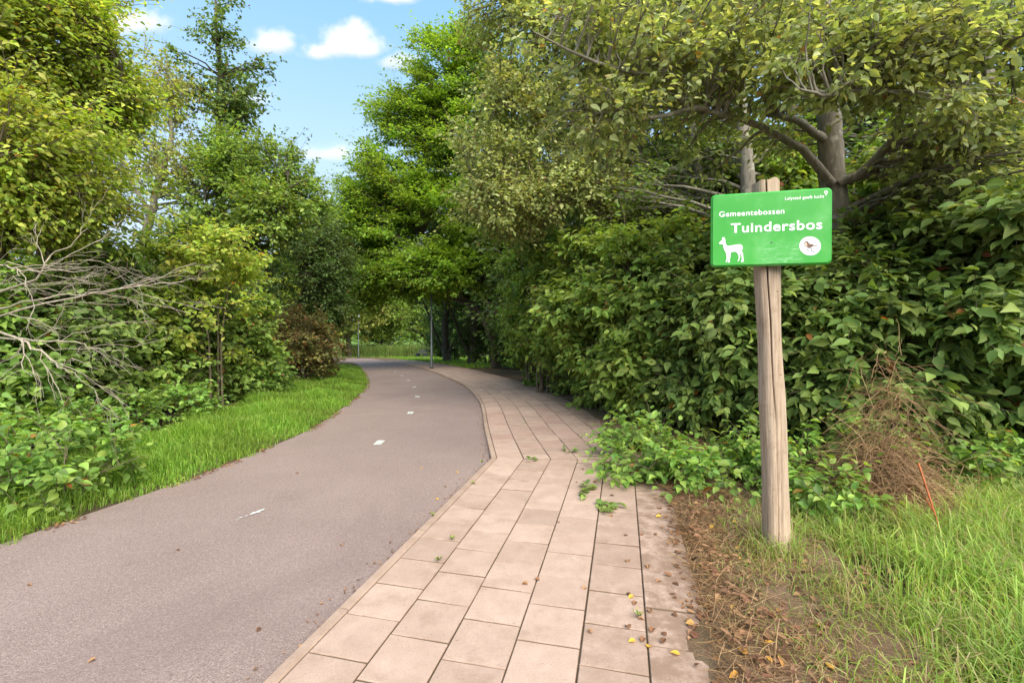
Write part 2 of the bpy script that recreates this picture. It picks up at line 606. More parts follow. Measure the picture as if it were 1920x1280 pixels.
def paving_mat(name='concrete_slab', c0=(.358, .245, .192), c1=(.440, .312, .250)):
    m, t = new_mat(name)
    tc = t.n('ShaderNodeTexCoord')
    at = t.n('ShaderNodeAttribute', attribute_name='rnd')
    sp = t.n('ShaderNodeSeparateXYZ')
    t.l(at.outputs['Vector'], sp.inputs[0])
    geo = t.n('ShaderNodeNewGeometry')
    P = geo.outputs['Position']
    fine = t.noise(P, 130, 3, .7)
    mid = t.noise(P, 6.5, 6, .65, .3)
    big = t.noise(P, 1.3, 4)
    c = t.ramp(mid, [(.28, c0), (.72, c1)])
    c = t.mix(1, c, t.ramp(sp.outputs[0], [(0, (.86, .85, .84)), (.5, (.98, .97, .96)), (1, (1.08, 1.08, 1.08))]), 'MULTIPLY')
    c = t.mix(1, c, t.ramp(fine, [(.32, .86), (.7, 1.08)]), 'MULTIPLY')
    # a few redder slabs, y attribute
    c = t.mix(t.maprange(sp.outputs[1], .55, 1, 0, .5), c, (.36, .20, .165, 1))
    # ground-in soil
    c = t.mix(t.maprange(t.noise(P, 3.4, 7, .7), .50, .72, 0, .6, True), c, (.25, .165, .12, 1))
    c = t.mix(t.math('MULTIPLY', sp.outputs[2], t.maprange(t.noise(P, 9, 6, .7), .35, .6, 0, 1, True)), c, (.20, .125, .085, 1))
    c = t.mix(t.maprange(sp.outputs[2], .82, .97, 0, 1), c, (.175, .120, .082, 1))
    dots = t.noise(P, 55, 2)
    c = t.mix(t.maprange(dots, .66, .72, 0, .5), c, (.17, .12, .09, 1))
    p = t.n('ShaderNodeBsdfPrincipled')
    t.l(c, p.inputs['Base Color'])
    p.inputs['Roughness'].default_value = .88
    p.inputs['Specular IOR Level'].default_value = .25
    bp = t.n('ShaderNodeBump')
    bp.inputs['Strength'].default_value = .5
    bp.inputs['Distance'].default_value = .003
    t.l(fine, bp.inputs['Height']); t.l(bp.outputs[0], p.inputs['Normal'])
    o = t.n('ShaderNodeOutputMaterial')
    t.l(p.outputs[0], o.inputs[0])
    return m


def soil_mat(name, a, b, c3, scale=3.0):
    m, t = new_mat(name)
    geo = t.n('ShaderNodeNewGeometry')
    P = geo.outputs['Position']
    n1 = t.noise(P, scale, 8, .7, .3)
    n2 = t.noise(P, scale * 14, 5, .7)
    n3 = t.noise(P, scale * .25, 4)
    c = t.ramp(n1, [(.3, a), (.7, b)])
    c = t.mix(t.maprange(n3, .45, .65, 0, .7, True), c, (*c3, 1))
    c = t.mix(1, c, t.ramp(n2, [(.3, .6), (.7, 1.2)]), 'MULTIPLY')
    p = t.n('ShaderNodeBsdfPrincipled')
    t.l(c, p.inputs['Base Color'])
    p.inputs['Roughness'].default_value = .95
    p.inputs['Specular IOR Level'].default_value = .15
    bp = t.n('ShaderNodeBump')
    bp.inputs['Strength'].default_value = .8
    bp.inputs['Distance'].default_value = .02
    t.l(t.math('ADD', n1, n2), bp.inputs['Height']); t.l(bp.outputs[0], p.inputs['Normal'])
    o = t.n('ShaderNodeOutputMaterial')
    t.l(p.outputs[0], o.inputs[0])
    return m


def post_mat():
    m, t = new_mat('weathered_timber')
    tc = t.n('ShaderNodeTexCoord')
    mp = t.n('ShaderNodeMapping')
    mp.inputs['Scale'].default_value = (1, 1, .045)
    t.l(tc.outputs['Object'], mp.inputs[0])
    g = t.noise(mp.outputs[0], 75, 7, .7, .25)
    g2 = t.noise(mp.outputs[0], 22, 4, .6, .4)
    blot = t.noise(tc.outputs['Object'], 5, 6, .65, .4)
    c = t.ramp(g, [(.30, (.11, .068, .042)), (.42, (.32, .225, .155)), (.64, (.50, .375, .275))])
    c = t.mix(t.maprange(g2, .45, .7, 0, .55), c, (.31, .245, .19, 1))
    c = t.mix(t.maprange(blot, .55, .72, 0, .6, True), c, (.17, .10, .06, 1))
    c = t.mix(t.maprange(t.noise(tc.outputs['Object'], 38, 3), .70, .75, 0, .8), c, (.06, .04, .03, 1))
    p = t.n('ShaderNodeBsdfPrincipled')
    t.l(c, p.inputs['Base Color'])
    p.inputs['Roughness'].default_value = .85
    p.inputs['Specular IOR Level'].default_value = .2
    bp = t.n('ShaderNodeBump')
    bp.inputs['Strength'].default_value = .7
    bp.inputs['Distance'].default_value = .006
    t.l(g, bp.inputs['Height']); t.l(bp.outputs[0], p.inputs['Normal'])
    o = t.n('ShaderNodeOutputMaterial')
    t.l(p.outputs[0], o.inputs[0])
    return m


def sign_mat():
    m, t = new_mat('green_enamel')
    tc = t.n('ShaderNodeTexCoord')
    O = tc.outputs['Object']
    c = t.mix(t.maprange(t.noise(O, 3, 4), .35, .7, 0, 1), (.032, .29, .028, 1), (.050, .34, .040, 1))
    # rubbed, scratched film low on the panel
    mp = t.n('ShaderNodeMapping')
    mp.inputs['Rotation'].default_value = (0, .6, 0)
    mp.inputs['Scale'].default_value = (1.2, 1, 9)
    t.l(O, mp.inputs[0])
    scr = t.noise(mp.outputs[0], 9, 5, .7, 1.2)
    sx = t.n('ShaderNodeSeparateXYZ')
    t.l(O, sx.inputs[0])
    bx = t.math('ABSOLUTE', t.math('SUBTRACT', sx.outputs[0], .06))
    zone = t.math('MULTIPLY', t.maprange(bx, .17, .08, 0, 1, True), t.maprange(sx.outputs[2], -.04, -.16, 0, 1, True))
    c = t.mix(t.math('MULTIPLY', zone, t.maprange(scr, .50, .72, .06, .6)), c, (.45, .75, .45, 1))
    dust = t.noise(O, 5.5, 6, .7)
    c = t.mix(t.maprange(dust, .5, .75, 0, .16), c, (.40, .62, .36, 1))
    p = t.n('ShaderNodeBsdfPrincipled')
    t.l(c, p.inputs['Base Color'])
    p.inputs['Roughness'].default_value = .34
    p.inputs['Specular IOR Level'].default_value = .45
    o = t.n('ShaderNodeOutputMaterial')
    t.l(p.outputs[0], o.inputs[0])
    return m


M = {}
M['asphalt'] = asphalt_mat()
M['slab'] = paving_mat()
M['kerb'] = paving_mat('concrete_kerb', (.33, .225, .172), (.41, .292, .226))
M['joint'] = soil_mat('joint_sand', (.13, .085, .055), (.20, .14, .095), (.11, .10, .05), 8)
M['soil'] = soil_mat('woodland_soil', (.07, .045, .028), (.13, .085, .055), (.075, .075, .032), 3)
M['edge_soil'] = soil_mat('trodden_soil', (.17, .10, .062), (.29, .185, .12), (.15, .115, .06), 7)
M['lawn'] = soil_mat('meadow', (.10, .17, .03), (.16, .25, .05), (.12, .19, .04), 2)
M['paint'] = plain_mat('road_paint', (.62, .61, .57), .7, var=.45, scale=40)
M['post'] = post_mat()
M['sign'] = sign_mat()
M['white'] = plain_mat('white_print', (.85, .85, .83), .4, var=.04)
M['dark'] = plain_mat('dark_steel', (.06, .065, .07), .5, .2)
M['galv'] = plain_mat('galvanised_steel', (.17, .185, .185), .5, .5)
M['lampglass'] = plain_mat('milk_glass', (.7, .7, .68), .3)
M['benchwood'] = plain_mat('grey_bench_plank', (.11, .105, .115), .7)
M['bark_grey'] = bark_mat('grey_bark', (.125, .105, .08), (.27, .235, .19), 16, .6)
M['bark_dark'] = bark_mat('dark_bark', (.05, .042, .03), (.12, .10, .075), 14)
M['bark_brown'] = bark_mat('brown_bark', (.09, .065, .04), (.20, .15, .105), 18, .25)
M['bark_pale'] = bark_mat('bleached_wood', (.22, .175, .13), (.44, .37, .295), 20, .4)
M['straw'] = leaf_mat('dead_stalks', (.085, .046, .022), (.155, .092, .046), (.230, .150, .085), odd_share=0, trans=.15, rough=.7, clump=.3)
M['litter'] = leaf_mat('brown_litter', (.055, .026, .014), (.115, .055, .030), (.17, .095, .055), odd=(.55, .30, .05), odd_share=.03, trans=.12, rough=.7, clump=.3)
M['rust'] = plain_mat('orange_bark', (.50, .12, .03), .6, var=.5)

# ------------------------------------------------------------------ the ground
# road edges measured on the photograph, as places on the ground
KINK = gpt(921, 858)
near_dir = norm(KINK - gpt(490, 1280))
far_edge = [gpt(*p) for p in ((908, 800), (899, 753), (876, 725.6), (846, 709.6), (807.5, 694), (780, 686), (727, 676.2), (680, 670.4))]
far_edge.append(far_edge[-1] + np.array([-5.0, 2.2]))
far_edge.append(far_edge[-1] + np.array([-9.0, 2.4]))
curve = smooth_path([KINK] + far_edge, 420)
seg = np.concatenate([[0], np.cumsum(np.linalg.norm(np.diff(curve, axis=0), axis=1))])
st = np.arange(0, seg[-1], 0.1)
curve = np.stack([np.interp(st, seg, curve[:, i]) for i in range(2)], 1)
back = np.array([KINK - near_dir * s for s in np.arange(8.0, 0.05, -0.1)])
K = np.vstack([back, curve])                       # road / kerb line
iK = len(back)                                     # index of the kink
tang = np.empty_like(K)
tang[1:-1] = norm(norm(K[2:] - K[1:-1]) + norm(K[1:-1] - K[:-2]))
tang[0], tang[-1] = norm(K[1] - K[0]), norm(K[-1] - K[-2])
NRM = np.stack([tang[:, 1], -tang[:, 0]], 1)       # to the walking side
cosm = (norm(K[1:] - K[:-1]) * tang[:-1]).sum(1)
NRM[:-1] /= np.clip(cosm, .7, 1)[:, None]

LEFT = [gpt(*p) for p in ((0, 1013), (271, 921), (378, 884), (484, 843), (581, 802), (630, 773), (678, 736), (691, 715), (681, 694), (655, 677.5))]
LEFT = [LEFT[0] + (LEFT[0] - LEFT[1]) * k for k in (7, 3, 1)] + LEFT
LEFT += [LEFT[-1] + np.array([-5.0, 3.2]), LEFT[-1] + np.array([-14.0, 6.2])]
LE = smooth_path(LEFT, 200)
sl = np.concatenate([[0], np.cumsum(np.linalg.norm(np.diff(LE, axis=0), axis=1))])


def left_at(s):
    return np.stack([np.interp(s, sl, LE[:, i]) for i in range(2)], -1)


def sheet(A, B, nu, z0, wob=0.0):
    """grid between two polylines of equal length"""
    t = np.linspace(0, 1, nu)[None, :, None]
    g = A[:, None] * (1 - t) + B[:, None] * t
    z = gz(g[..., 1]) + z0
    if wob:
        z = z + wob * (np.sin(g[..., 0] * 5.1 + 1) * np.sin(g[..., 1] * 4.3) + .6 * np.sin(g[..., 0] * 13 + g[..., 1] * 11))
    v = np.concatenate([g, z[..., None]], -1).reshape(-1, 3)
    n, m = len(A), nu
    i = np.arange(n * m).reshape(n, m)
    f = np.stack([i[:-1, :-1], i[:-1, 1:], i[1:, 1:], i[1:, :-1]], -1).reshape(-1, 4)
    return v, f


xs = np.concatenate([-np.geomspace(600, 12, 16), np.linspace(-11, 11, 45), np.geomspace(12, 600, 16)])
ys = np.concatenate([-np.geomspace(300, 5, 8), np.linspace(-4, 34, 96), np.geomspace(35, 900, 40)])
gx, gy = np.meshgrid(xs, ys)
v = np.stack([gx, gy, gz(gy) - 0.065], -1).reshape(-1, 3)
i = np.arange(v.shape[0]).reshape(len(ys), len(xs))
f = np.stack([i[:-1, :-1], i[:-1, 1:], i[1:, 1:], i[1:, :-1]], -1).reshape(-1, 4)
tag(link('ground', make_mesh('ground', v, f), M['soil']), 'brown woodland floor under the trees and shrubs', kind='structure')

# road
q = np.linspace(0, 1, 160)
ik = q * (len(K) - 1)
Kr = np.stack([np.interp(ik, np.arange(len(K)), K[:, j]) for j in range(2)], 1)
Lr = left_at(q * sl[-1])
v, f = sheet(Lr - (Kr - Lr) * 0.02, Kr, 12, -0.042)
road = link('road', make_mesh('road', v, f), M['asphalt'], origin=(-1.8, 5.0, -0.042))
tag(road, 'reddish brown asphalt cycle path curving out of sight', kind='structure')

# white blocks down the middle of the road
marks = [(711, 824), (769.6, 769.7), (782.6, 740.4), (777, 722.7), (766, 710.8), (753.5, 702), (741.6, 694.6), (730, 689.3), (718.7, 685.2),
         (706.6, 682.4), (695, 679.2)]
mp_ = [gpt(*p) for p in marks]
for j, p in enumerate(mp_):
    a = mp_[min(j + 1, len(mp_) - 1)] - mp_[max(j - 1, 0)]
    a = norm(a); s = np.array([a[1], -a[0]])
    hl, hw = .125, .052
    c = [p - a * hl - s * hw, p - a * hl + s * hw, p + a * hl + s * hw, p + a * hl - s * hw]
    v = [[*k, float(gz(k[1])) - .036] for k in c]
    link('lane_marking', make_mesh('lane_marking', v, np.array([[0, 1, 2, 3]])), M['paint'], road)
# the near block is worn to a few flakes
fl = MB()
p0, p1 = gpt(444, 964), gpt(494, 947)
rg = np.random.default_rng(3)
for t, sz in ((.0, .016), (.16, .022), (.34, .020), (.55, .034), (.68, .040), (.8, .048), (.92, .040), (1.0, .02)):
    c = p0 + (p1 - p0) * t + rg.normal(size=2) * .006
    n = 9
    an = np.arange(n) * 2 * np.pi / n
    rr = sz * rg.uniform(.5, 1.05, n)
    d = norm(p1 - p0); s = np.array([-d[1], d[0]])
    ring = c + np.outer(np.cos(an) * rr, d) + np.outer(np.sin(an) * rr * .55, s)
    vv = np.vstack([[*c, -.0362]] + [[*k, -.0362 + .0001 * j] for j, k in enumerate(ring)])
    fl.add(vv, [[0, 1 + j, 1 + (j + 1) % n] for j in range(n)])
lm = link('lane_marking', fl.mesh('lane_marking_worn'), M['paint'], road)
lm['label'] = 'white lane mark worn away to a few flakes'

# pavement: bed, slabs, kerb stones
KW, TW, GAP = 0.062, 0.302, 0.0062
NC = 6


def off(t, d):
    """point at index t on the kerb line moved d to the walking side"""
    t = np.asarray(t, float)
    ar = np.arange(len(K))
    k = np.stack([np.interp(t, ar, K[:, j]) for j in range(2)], -1)
    n = np.stack([np.interp(t, ar, NRM[:, j]) for j in range(2)], -1)
    return k + n * np.asarray(d)[..., None]


tt = np.arange(len(K)).astype(float)
v, f = sheet(off(tt, np.full(len(K), .004)), off(tt, np.full(len(K), KW + GAP + NC * (TW + GAP) + .02)), 4, -0.014)
pave = link('pavement', make_mesh('pavement', v, f), M['joint'], origin=(0.2, 4.0, 0.0))
tag(pave, 'pinkish slab footpath beside the cycle path', kind='structure')


def slab(c4, top, rg, tilt=.0015, ch=.0045, r=(0, 0, 0), depth=.05):
    """chamfered slab from its four plan corners"""
    c4 = np.array(c4)
    m = c4.mean(0)
    ins = m + (c4 - m) * (1 - ch / np.maximum(np.linalg.norm(c4 - m, axis=1, keepdims=True), .03) * 1.3)
    z = top + gz(c4[:, 1]) + rg.normal(size=4) * tilt
    zi = top + gz(ins[:, 1]) + (z - top - gz(c4[:, 1]))
    v = np.vstack([np.c_[ins, zi], np.c_[c4, z - .005], np.c_[c4, z - depth]])
    f = [[0, 1, 2, 3]]
    for a in range(4):
        b = (a + 1) % 4
        f += [[4 + a, 4 + b, b, a], [8 + a, 8 + b, 4 + b, 4 + a]]
    rr = np.tile(np.array(r, float), (12, 1))
    rr[4:, 2] = 1.0                                   # dirt sits in the joints
    return v, np.array(f), rr


slabs = []
rg = np.random.default_rng(21)
ar = np.arange(len(K)).astype(float)
for c in range(NC):
    d0 = KW + GAP + c * (TW + GAP) + .0006 * rg.normal()
    d1 = d0 + TW
    mid = off(ar, np.full(len(K), (d0 + d1) / 2))
    s = np.concatenate([[0], np.cumsum(np.linalg.norm(np.diff(mid, axis=0), axis=1))])
    sk = s[iK]
    pitch = TW + .004
    stg = .5 * pitch if c % 2 else 0.0
    joints = [sk]
    a = sk - (stg if stg else pitch)
    while a > s[0]:
        joints.insert(0, a); a -= pitch
    a = sk + (stg if stg else pitch)
    while a < min(s[-1], sk + 30.0):
        joints.append(a); a += pitch
    tj = np.interp(joints, s, ar)
    for a, b in zip(tj[:-1], tj[1:]):
        e = .075
        cs = [off(a + e * .5, d0), off(b - e * .5, d0), off(b - e * .5, d1), off(a + e * .5, d1)]
        cs = [np.array(k).ravel()[:2] for k in cs]
        m = np.mean(cs, 0)
        py = HOR + FPX * (EYE - gz(m[1])) / max(m[1], .05)
        px = 960 + FPX * m[0] / max(m[1], .05)
        inview = m[1] > 1.6 and -20 < px < 1940 and py < 1330
        red = rg.uniform(.6, .95) if (iK + 3 < a < iK + 34 and rg.random() < .6 and c < 4) else rg.uniform(0, .6)
        soil = {5: .85, 4: .25}.get(c, 0.0) + (.15 if rg.random() < .1 else 0)
        slabs.append((m[1] if inview else 99 + abs(m[1]), cs, (rg.random(), red, min(soil, .8))))
slabs.sort(key=lambda k: k[0])
rest = MB()
for j, (dist, cs, r) in enumerate(slabs):
    v, f, rr = slab(cs, rg.normal() * .0012, rg, r=r)
    if j < 300 and dist < 90:
        link('slab', make_mesh('slab', v, f, rr), M['slab'], pave)
    else:
        rest.add(v, f, rr)
ro = link('slabs', rest.mesh('slabs'), M['slab'], pave)
ro['kind'] = 'stuff'
step = 10
for a in range(0, len(K) - step - 1, step):
    if K[a, 1] < .3:
        continue
    a0 = a + (iK % step)
    if a0 + step >= len(K):
        break
    cs = [off(a0 + .04, 0.0), off(a0 + step - .04, 0.0), off(a0 + step - .04, KW), off(a0 + .04, KW)]
    # follow the bend with a few cuts
    tq = np.linspace(a0 + .04, a0 + step - .04, 4)
    Lq, Rq = off(tq, np.zeros(4)), off(tq, np.full(4, KW))
    zt = gz(Lq[:, 1]) + .004
    h = .008
    v = np.vstack([np.c_[Lq, zt - .09], np.c_[Lq, zt - h], np.c_[Lq + (Rq - Lq) * .13, zt], np.c_[Lq + (Rq - Lq) * .9, zt], np.c_[Rq, zt - h], np.c_[Rq, zt - .05]])
    idx = np.arange(24).reshape(6, 4)
    f = np.stack([idx[:-1, :-1], idx[:-1, 1:], idx[1:, 1:], idx[1:, :-1]], -1).reshape(-1, 4).tolist()
    f += [[0, 4, 8, 12], [0, 12, 16, 20], [3, 15, 11, 7], [3, 23, 19, 15]]
    link('kerb_stone', make_mesh('kerb_stone', v, np.array(f), np.tile([rg.random(), 0, .1], (24, 1))), M['kerb'], pave)

# trodden soil washed over the outer slabs
PW = KW + GAP + NC * (TW + GAP)
nn = iK + 60
tq = np.arange(nn).astype(float)
wv = .13 * np.sin(tq * .11) + .07 * np.sin(tq * .31 + 1) + .05 * np.sin(tq * .83)
A = off(tq, PW - .04 + wv * .7)
B = off(tq, np.full(nn, PW + .95))
g = np.linspace(0, 1, 26)
gg = A[:, None] * (1 - g[None, :, None]) + B[:, None] * g[None, :, None]
hz = gz(gg[..., 1]) - .010 + .055 * np.minimum(g * 2.2, 1)[None] * (1 + .3 * np.sin(gg[..., 0] * 6) * np.sin(gg[..., 1] * 5)) \
    + .006 * np.sin(gg[..., 0] * 23 + 3) * np.sin(gg[..., 1] * 19)
hz[:, 0] = gz(gg[:, 0, 1]) - .02
hz[:, -1] = gz(gg[:, -1, 1]) - .03
i = np.arange(nn * 26).reshape(nn, 26)
f = np.stack([i[:-1, :-1], i[:-1, 1:], i[1:, 1:], i[1:, :-1]], -1).reshape(-1, 4)
tag(link('soil', make_mesh('soil', np.concatenate([gg, hz[..., None]], -1).reshape(-1, 3), f, smooth=True), M['edge_soil']),
    'bare trodden soil creeping over the slab edge', kind='structure')

# meadow beyond the bend
ta = np.linspace(int(np.argmax((K[:, 1] > 22) & (np.arange(len(K)) > iK))), len(K) - 1, 60)
A = off(ta, np.full(60, PW + .1))
B = np.stack([np.linspace(200, -400, 60), np.full(60, 500.0)], 1)
v, f = sheet(A, B, 40, -.055)
tag(link('lawn', make_mesh('lawn', v, f), M['lawn']), 'sunlit mown grass beyond the bend', kind='structure')

# ------------------------------------------------------------------ the sign
SX, SY = float(gpt(1457, 1038)[0]), 3.11            # post foot
LEAN = 0.030


def build_sign():
    t = root('park_sign', (SX, SY, 0.0), 'green enamel woodland sign on a split weathered timber post', 'sign')
    # post: split round-cornered timber, checked and worn
    rg = np.random.default_rng(5)
    H, n, m = 2.50, 180, 150
    zz = np.linspace(-.12, H, m)
    an = np.arange(n) * 2 * np.pi / n
    V = np.zeros((m, n, 3))
    crack_w = lambda z: np.clip((z - .85) / 1.3, 0, 1)
    for j, z in enumerate(zz):
        k = z / H
        hw = .071 + .005 * np.sin(z * 3.1) - .007 * k * (z < 1.0) + .004 * np.sin(z * 7 + 1)
        hd = .070 + .004 * np.sin(z * 2.3 + 2)
        ca, sa = np.cos(an), np.sin(an)
        e = .62
        x = np.sign(ca) * np.abs(ca) ** e * hw
        y = np.sign(sa) * np.abs(sa) ** e * hd
        fl = 1 + .008 * np.sin(an * 9 + 1.5 * np.sin(z * 1.7)) + .005 * np.sin(an * 21 + 2 * np.sin(z * 2.3 + 1)) + .003 * rg.normal(size=n)
        x, y = x * fl, y * fl
        # the long drying crack on the road face, wandering, closed towards the foot
        ac = -np.pi / 2 - .22 + .10 * np.sin(z * 2.1) + .03 * np.sin(z * 9)
        dlt = np.abs((an - ac + np.pi) % (2 * np.pi) - np.pi)
        g = np.exp(-(dlt / .05) ** 2) * (.006 + .050 * crack_w(z))
        rr = np.hypot(x, y)
        sc = np.maximum(.2, 1 - g / rr)
        ztop = 0
        V[j, :, 0] = x * sc + SX - LEAN * z + .006 * np.sin(z * 2.7)
        V[j, :, 1] = y * sc + SY
        V[j, :, 2] = z
    # uneven sawn top with the split open
    for j in range(m - 6, m):
        lx = (V[j, :, 0] - V[j, :, 0].mean()) / .083
        top = H - .012 - .035 * np.clip(-lx - .3, 0, 1) ** 1.2 + .008 * np.sin(lx * 6)
        V[j, :, 2] = np.minimum(V[j, :, 2], top + (j - m) * .001)
    i = np.arange(m * n).reshape(m, n)
    nx = np.roll(i, -1, 1)
    f = np.stack([i[:-1], nx[:-1], nx[1:], i[1:]], -1).reshape(-1, 4)
    vv = V.reshape(-1, 3)
    capn = len(vv)
    vv = np.vstack([vv, [[V[-1, :, 0].mean() - .01, SY, V[-1, :, 2].mean() - .03]]])
    cap = np.array([[capn, i[-1, a], i[-1, (a + 1) % n]] for a in range(n)])
    po = link('post', make_mesh('post', vv, [cap, f]), M['post'], t)
    po['label'] = 'weathered split timber post with a long crack'
    # board
    xl, yl = W(1333, 366, 3.08)[:2]
    pl = W(1333, 366, 3.08); pr = W(1561, 350, 2.895)
    BW = float(np.hypot(*(pr - pl)[:2])); zt = (pl[2] + pr[2]) / 2
    zb = (W(1334, 502, 3.08)[2] + W(1562, 494, 2.895)[2]) / 2
    BH = zt - zb
    yaw = math.atan2(pr[1] - pl[1], pr[0] - pl[0])
    c = Vector(((pl[0] + pr[0]) / 2, (pl[1] + pr[1]) / 2, (zt + zb) / 2))
    roll = math.radians(0.4)
    MB_ = Matrix.Translation(c - Vector(t['_o'])) @ Matrix.Rotation(yaw, 4, 'Z') @ Matrix.Rotation(roll, 4, 'Y')

    def ring(inset, y, r):
        out = []
        w, h = BW / 2 - inset, BH / 2 - inset
        r = max(r - inset, .004)
        for cx, cz, a0 in ((w - r, h - r, 0), (-w + r, h - r, 90), (-w + r, -h + r, 180), (w - r, -h + r, 270)):
            for q in range(9):
                a = math.radians(a0 + q * 11.25)
                out.append((cx + r * math.cos(a), y, cz + r * math.sin(a)))
        return out
    R0 = .030
    rings = [ring(.010, .040, R0), ring(.003, .036, R0), ring(0, .030, R0), ring(0, .012, R0), ring(.002, .006, R0), ring(.006, .002, R0), ring(.012, .0, R0)]
    nr = 36
    vv = [p for r in rings for p in r]
    f = []
    for a in range(len(rings) - 1):
        for b in range(nr):
            f.append([a * nr + b, a * nr + (b + 1) % nr, (a + 1) * nr + (b + 1) % nr, (a + 1) * nr + b])
    me = bpy.data.meshes.new('sign_board')
    me.from_pydata(vv, [], f + [list(range(nr)), list(range((len(rings) - 1) * nr, len(rings) * nr))[::-1]])
    me.materials.append(M['sign'])
    for p in me.polygons:
        p.use_smooth = len(p.vertices) == 4
    bo = bpy.data.objects.new('sign_board', me)
    COL.objects.link(bo)
    bo.parent = t
    bo.matrix_basis = MB_
    bo['_o'] = [0, 0, 0]
    bo['label'] = 'green enamel board with white print'

    def uv(u, v, y=-.0015):
        return ((u - .5) * BW, y, (.5 - v) * BH)

    def text(s, u0, u1, v, cap_h, bold, mat, name='lettering'):
        cu = bpy.data.curves.new(name, 'FONT')
        cu.body = s
        cu.size = 1.0
        cu.offset = bold
        cu.extrude = .0
        cu.space_character = 1.08
        cu.resolution_u = 4
        ob = bpy.data.objects.new(name + '_tmp', cu)
        COL.objects.link(ob)
        dg = bpy.context.evaluated_depsgraph_get()
        me = bpy.data.meshes.new_from_object(ob.evaluated_get(dg))
        bpy.data.objects.remove(ob)
        n = len(me.vertices)
        co = np.empty(n * 3); me.vertices.foreach_get('co', co); co = co.reshape(-1, 3)
        x0, x1 = co[:, 0].min(), co[:, 0].max()
        cz = cap_h * BH / .72
        out = np.stack([(u0 - .5) * BW + (co[:, 0] - x0) / (x1 - x0) * (u1 - u0) * BW, np.full(n, -.0015), (.5 - v) * BH + co[:, 1] * cz], 1)
        me.vertices.foreach_set('co', out.ravel())
        me.update()
        me.materials.clear(); me.materials.append(mat)
        o = bpy.data.objects.new(name, me)
        COL.objects.link(o)
        o.parent = bo
        return o
    text('Gemeentebossen', .070, .617, .312, .075, .010, M['white'])
    text('Tuindersbos', .172, .920, .537, .130, .018, M['white'])
    text('Lelystad geeft lucht', .622, .932, .133, .042, .010, M['white'])

    def poly(pts, name, mat, y=-.0015, parent=bo):
        p3 = [Vector((a, b, 0)) for a, b in pts]
        tris = tessellate_polygon([p3])
        vv = [uv(a, b, y) for a, b in pts]
        me = bpy.data.meshes.new(name)
        me.from_pydata(vv, [], [list(k) for k in tris])
        me.materials.append(mat)
        o = bpy.data.objects.new(name, me)
        COL.objects.link(o)
        o.parent = parent
        return o

    def zuv(x, y):          # enlarged-photo pixels of the board to board fractions
        u = (x - 130) / 1342.0
        top, bot = 268 - 95 * u, 1066 - 66 * u
        return (u, (y - top) / (bot - top))
    deer = [(222, 800), (248, 774), (262, 762), (261, 742), (266, 728), (274, 750), (281, 728), (296, 752), (300, 788), (308, 812), (326, 829), (360, 823), (420, 812),
            (468, 807), (492, 820), (499, 845), (486, 880), (502, 908), (505, 950), (511, 986), (500, 1001), (478, 1000), (486, 984), (489, 950), (480, 915),
            (463, 903), (471, 940), (460, 972), (455, 992), (439, 996), (451, 974), (456, 940), (440, 908), (420, 888), (380, 891), (362, 897), (359, 940),
            (350, 984), (353, 1006), (333, 1013), (331, 985), (336, 940), (331, 905), (325, 905), (328, 950), (322, 990), (321, 1008), (302, 1006), (312, 984),
            (316, 950), (305, 900), (285, 868), (275, 830), (265, 806), (240, 812)]
    poly([zuv(*p) for p in deer], 'deer_emblem', M['white'])

    def disc(x, y, rx, ry, n=40):
        return [zuv(x + rx * math.cos(a), y + ry * math.sin(a)) for a in np.arange(n) * 2 * math.pi / n]

    def annulus(x, y, r0, r1, name, mat, yy, ry=1.0, n=28):
        vv, f = [], []
        for k in range(n):
            a = 2 * math.pi * k / n
            vv += [uv(*zuv(x + r0 * math.cos(a), y + ry * r0 * math.sin(a)), yy), uv(*zuv(x + r1 * math.cos(a), y + ry * r1 * math.sin(a)), yy)]
            b = (k + 1) % n
            f.append([2 * k, 2 * k + 1, 2 * b + 1, 2 * b])
        me = bpy.data.meshes.new(name); me.from_pydata(vv, [], f); me.materials.append(mat)
        o = bpy.data.objects.new(name, me); COL.objects.link(o); o.parent = bo
    annulus(1400, 231, 11, 19, 'tree_emblem', M['white'], -.0015)
    poly([zuv(1396, 249), zuv(1404, 249), zuv(1404, 266), zuv(1396, 266)], 'tree_emblem', M['white'])
    poly(disc(1237, 810, 114, 102), 'badge', M['white'], -.0015)
    brown = plain_mat('badge_brown', (.17, .085, .055), .5)
    cream = plain_mat('badge_cream', (.55, .42, .33), .5)
    inkm = plain_mat('badge_ink', (.10, .09, .14), .5)
    poly([zuv(*p) for p in ((1170, 780), (1180, 765), (1200, 758), (1220, 768), (1226, 785), (1250, 790), (1284, 790), (1262, 806), (1318, 806), (1316, 813), (1262, 818),
                            (1240, 824), (1210, 828), (1188, 812), (1182, 790))], 'badge_bird', brown, -.0028)
    poly([zuv(*p) for p in ((1176, 776), (1196, 772), (1206, 790), (1206, 826), (1186, 815), (1176, 796))], 'badge_bird', cream, -.0034)
    annulus(1234, 848, 19, 25, 'badge_ring', inkm, -.0034, .92)
    poly([zuv(1254, 862), zuv(1260, 858), zuv(1284, 874), zuv(1278, 880)], 'badge_ring', inkm, -.003)
    # two squashed flies and a fixing hole
    for x, y, s in ((657, 602, 9), (820, 780, 11)):
        poly([zuv(x - s * .8, y - s * .2), zuv(x, y - s * .6), zuv(x + s, y - s), zuv(x + s * .5, y + s * .6), zuv(x - s * .3, y + s)], 'spot', M['dark'], -.0022)
    # back brackets that hold the board to the post
    for dz in (-.16, .16):
        bk = MB()
        bk.box((c.x, (c.y + SY) / 2 + .03, c.z + dz), (.10, abs(SY - c.y) - .02, .03))
        link('bracket', bk.mesh('bracket'), M['galv'], t)


build_sign()

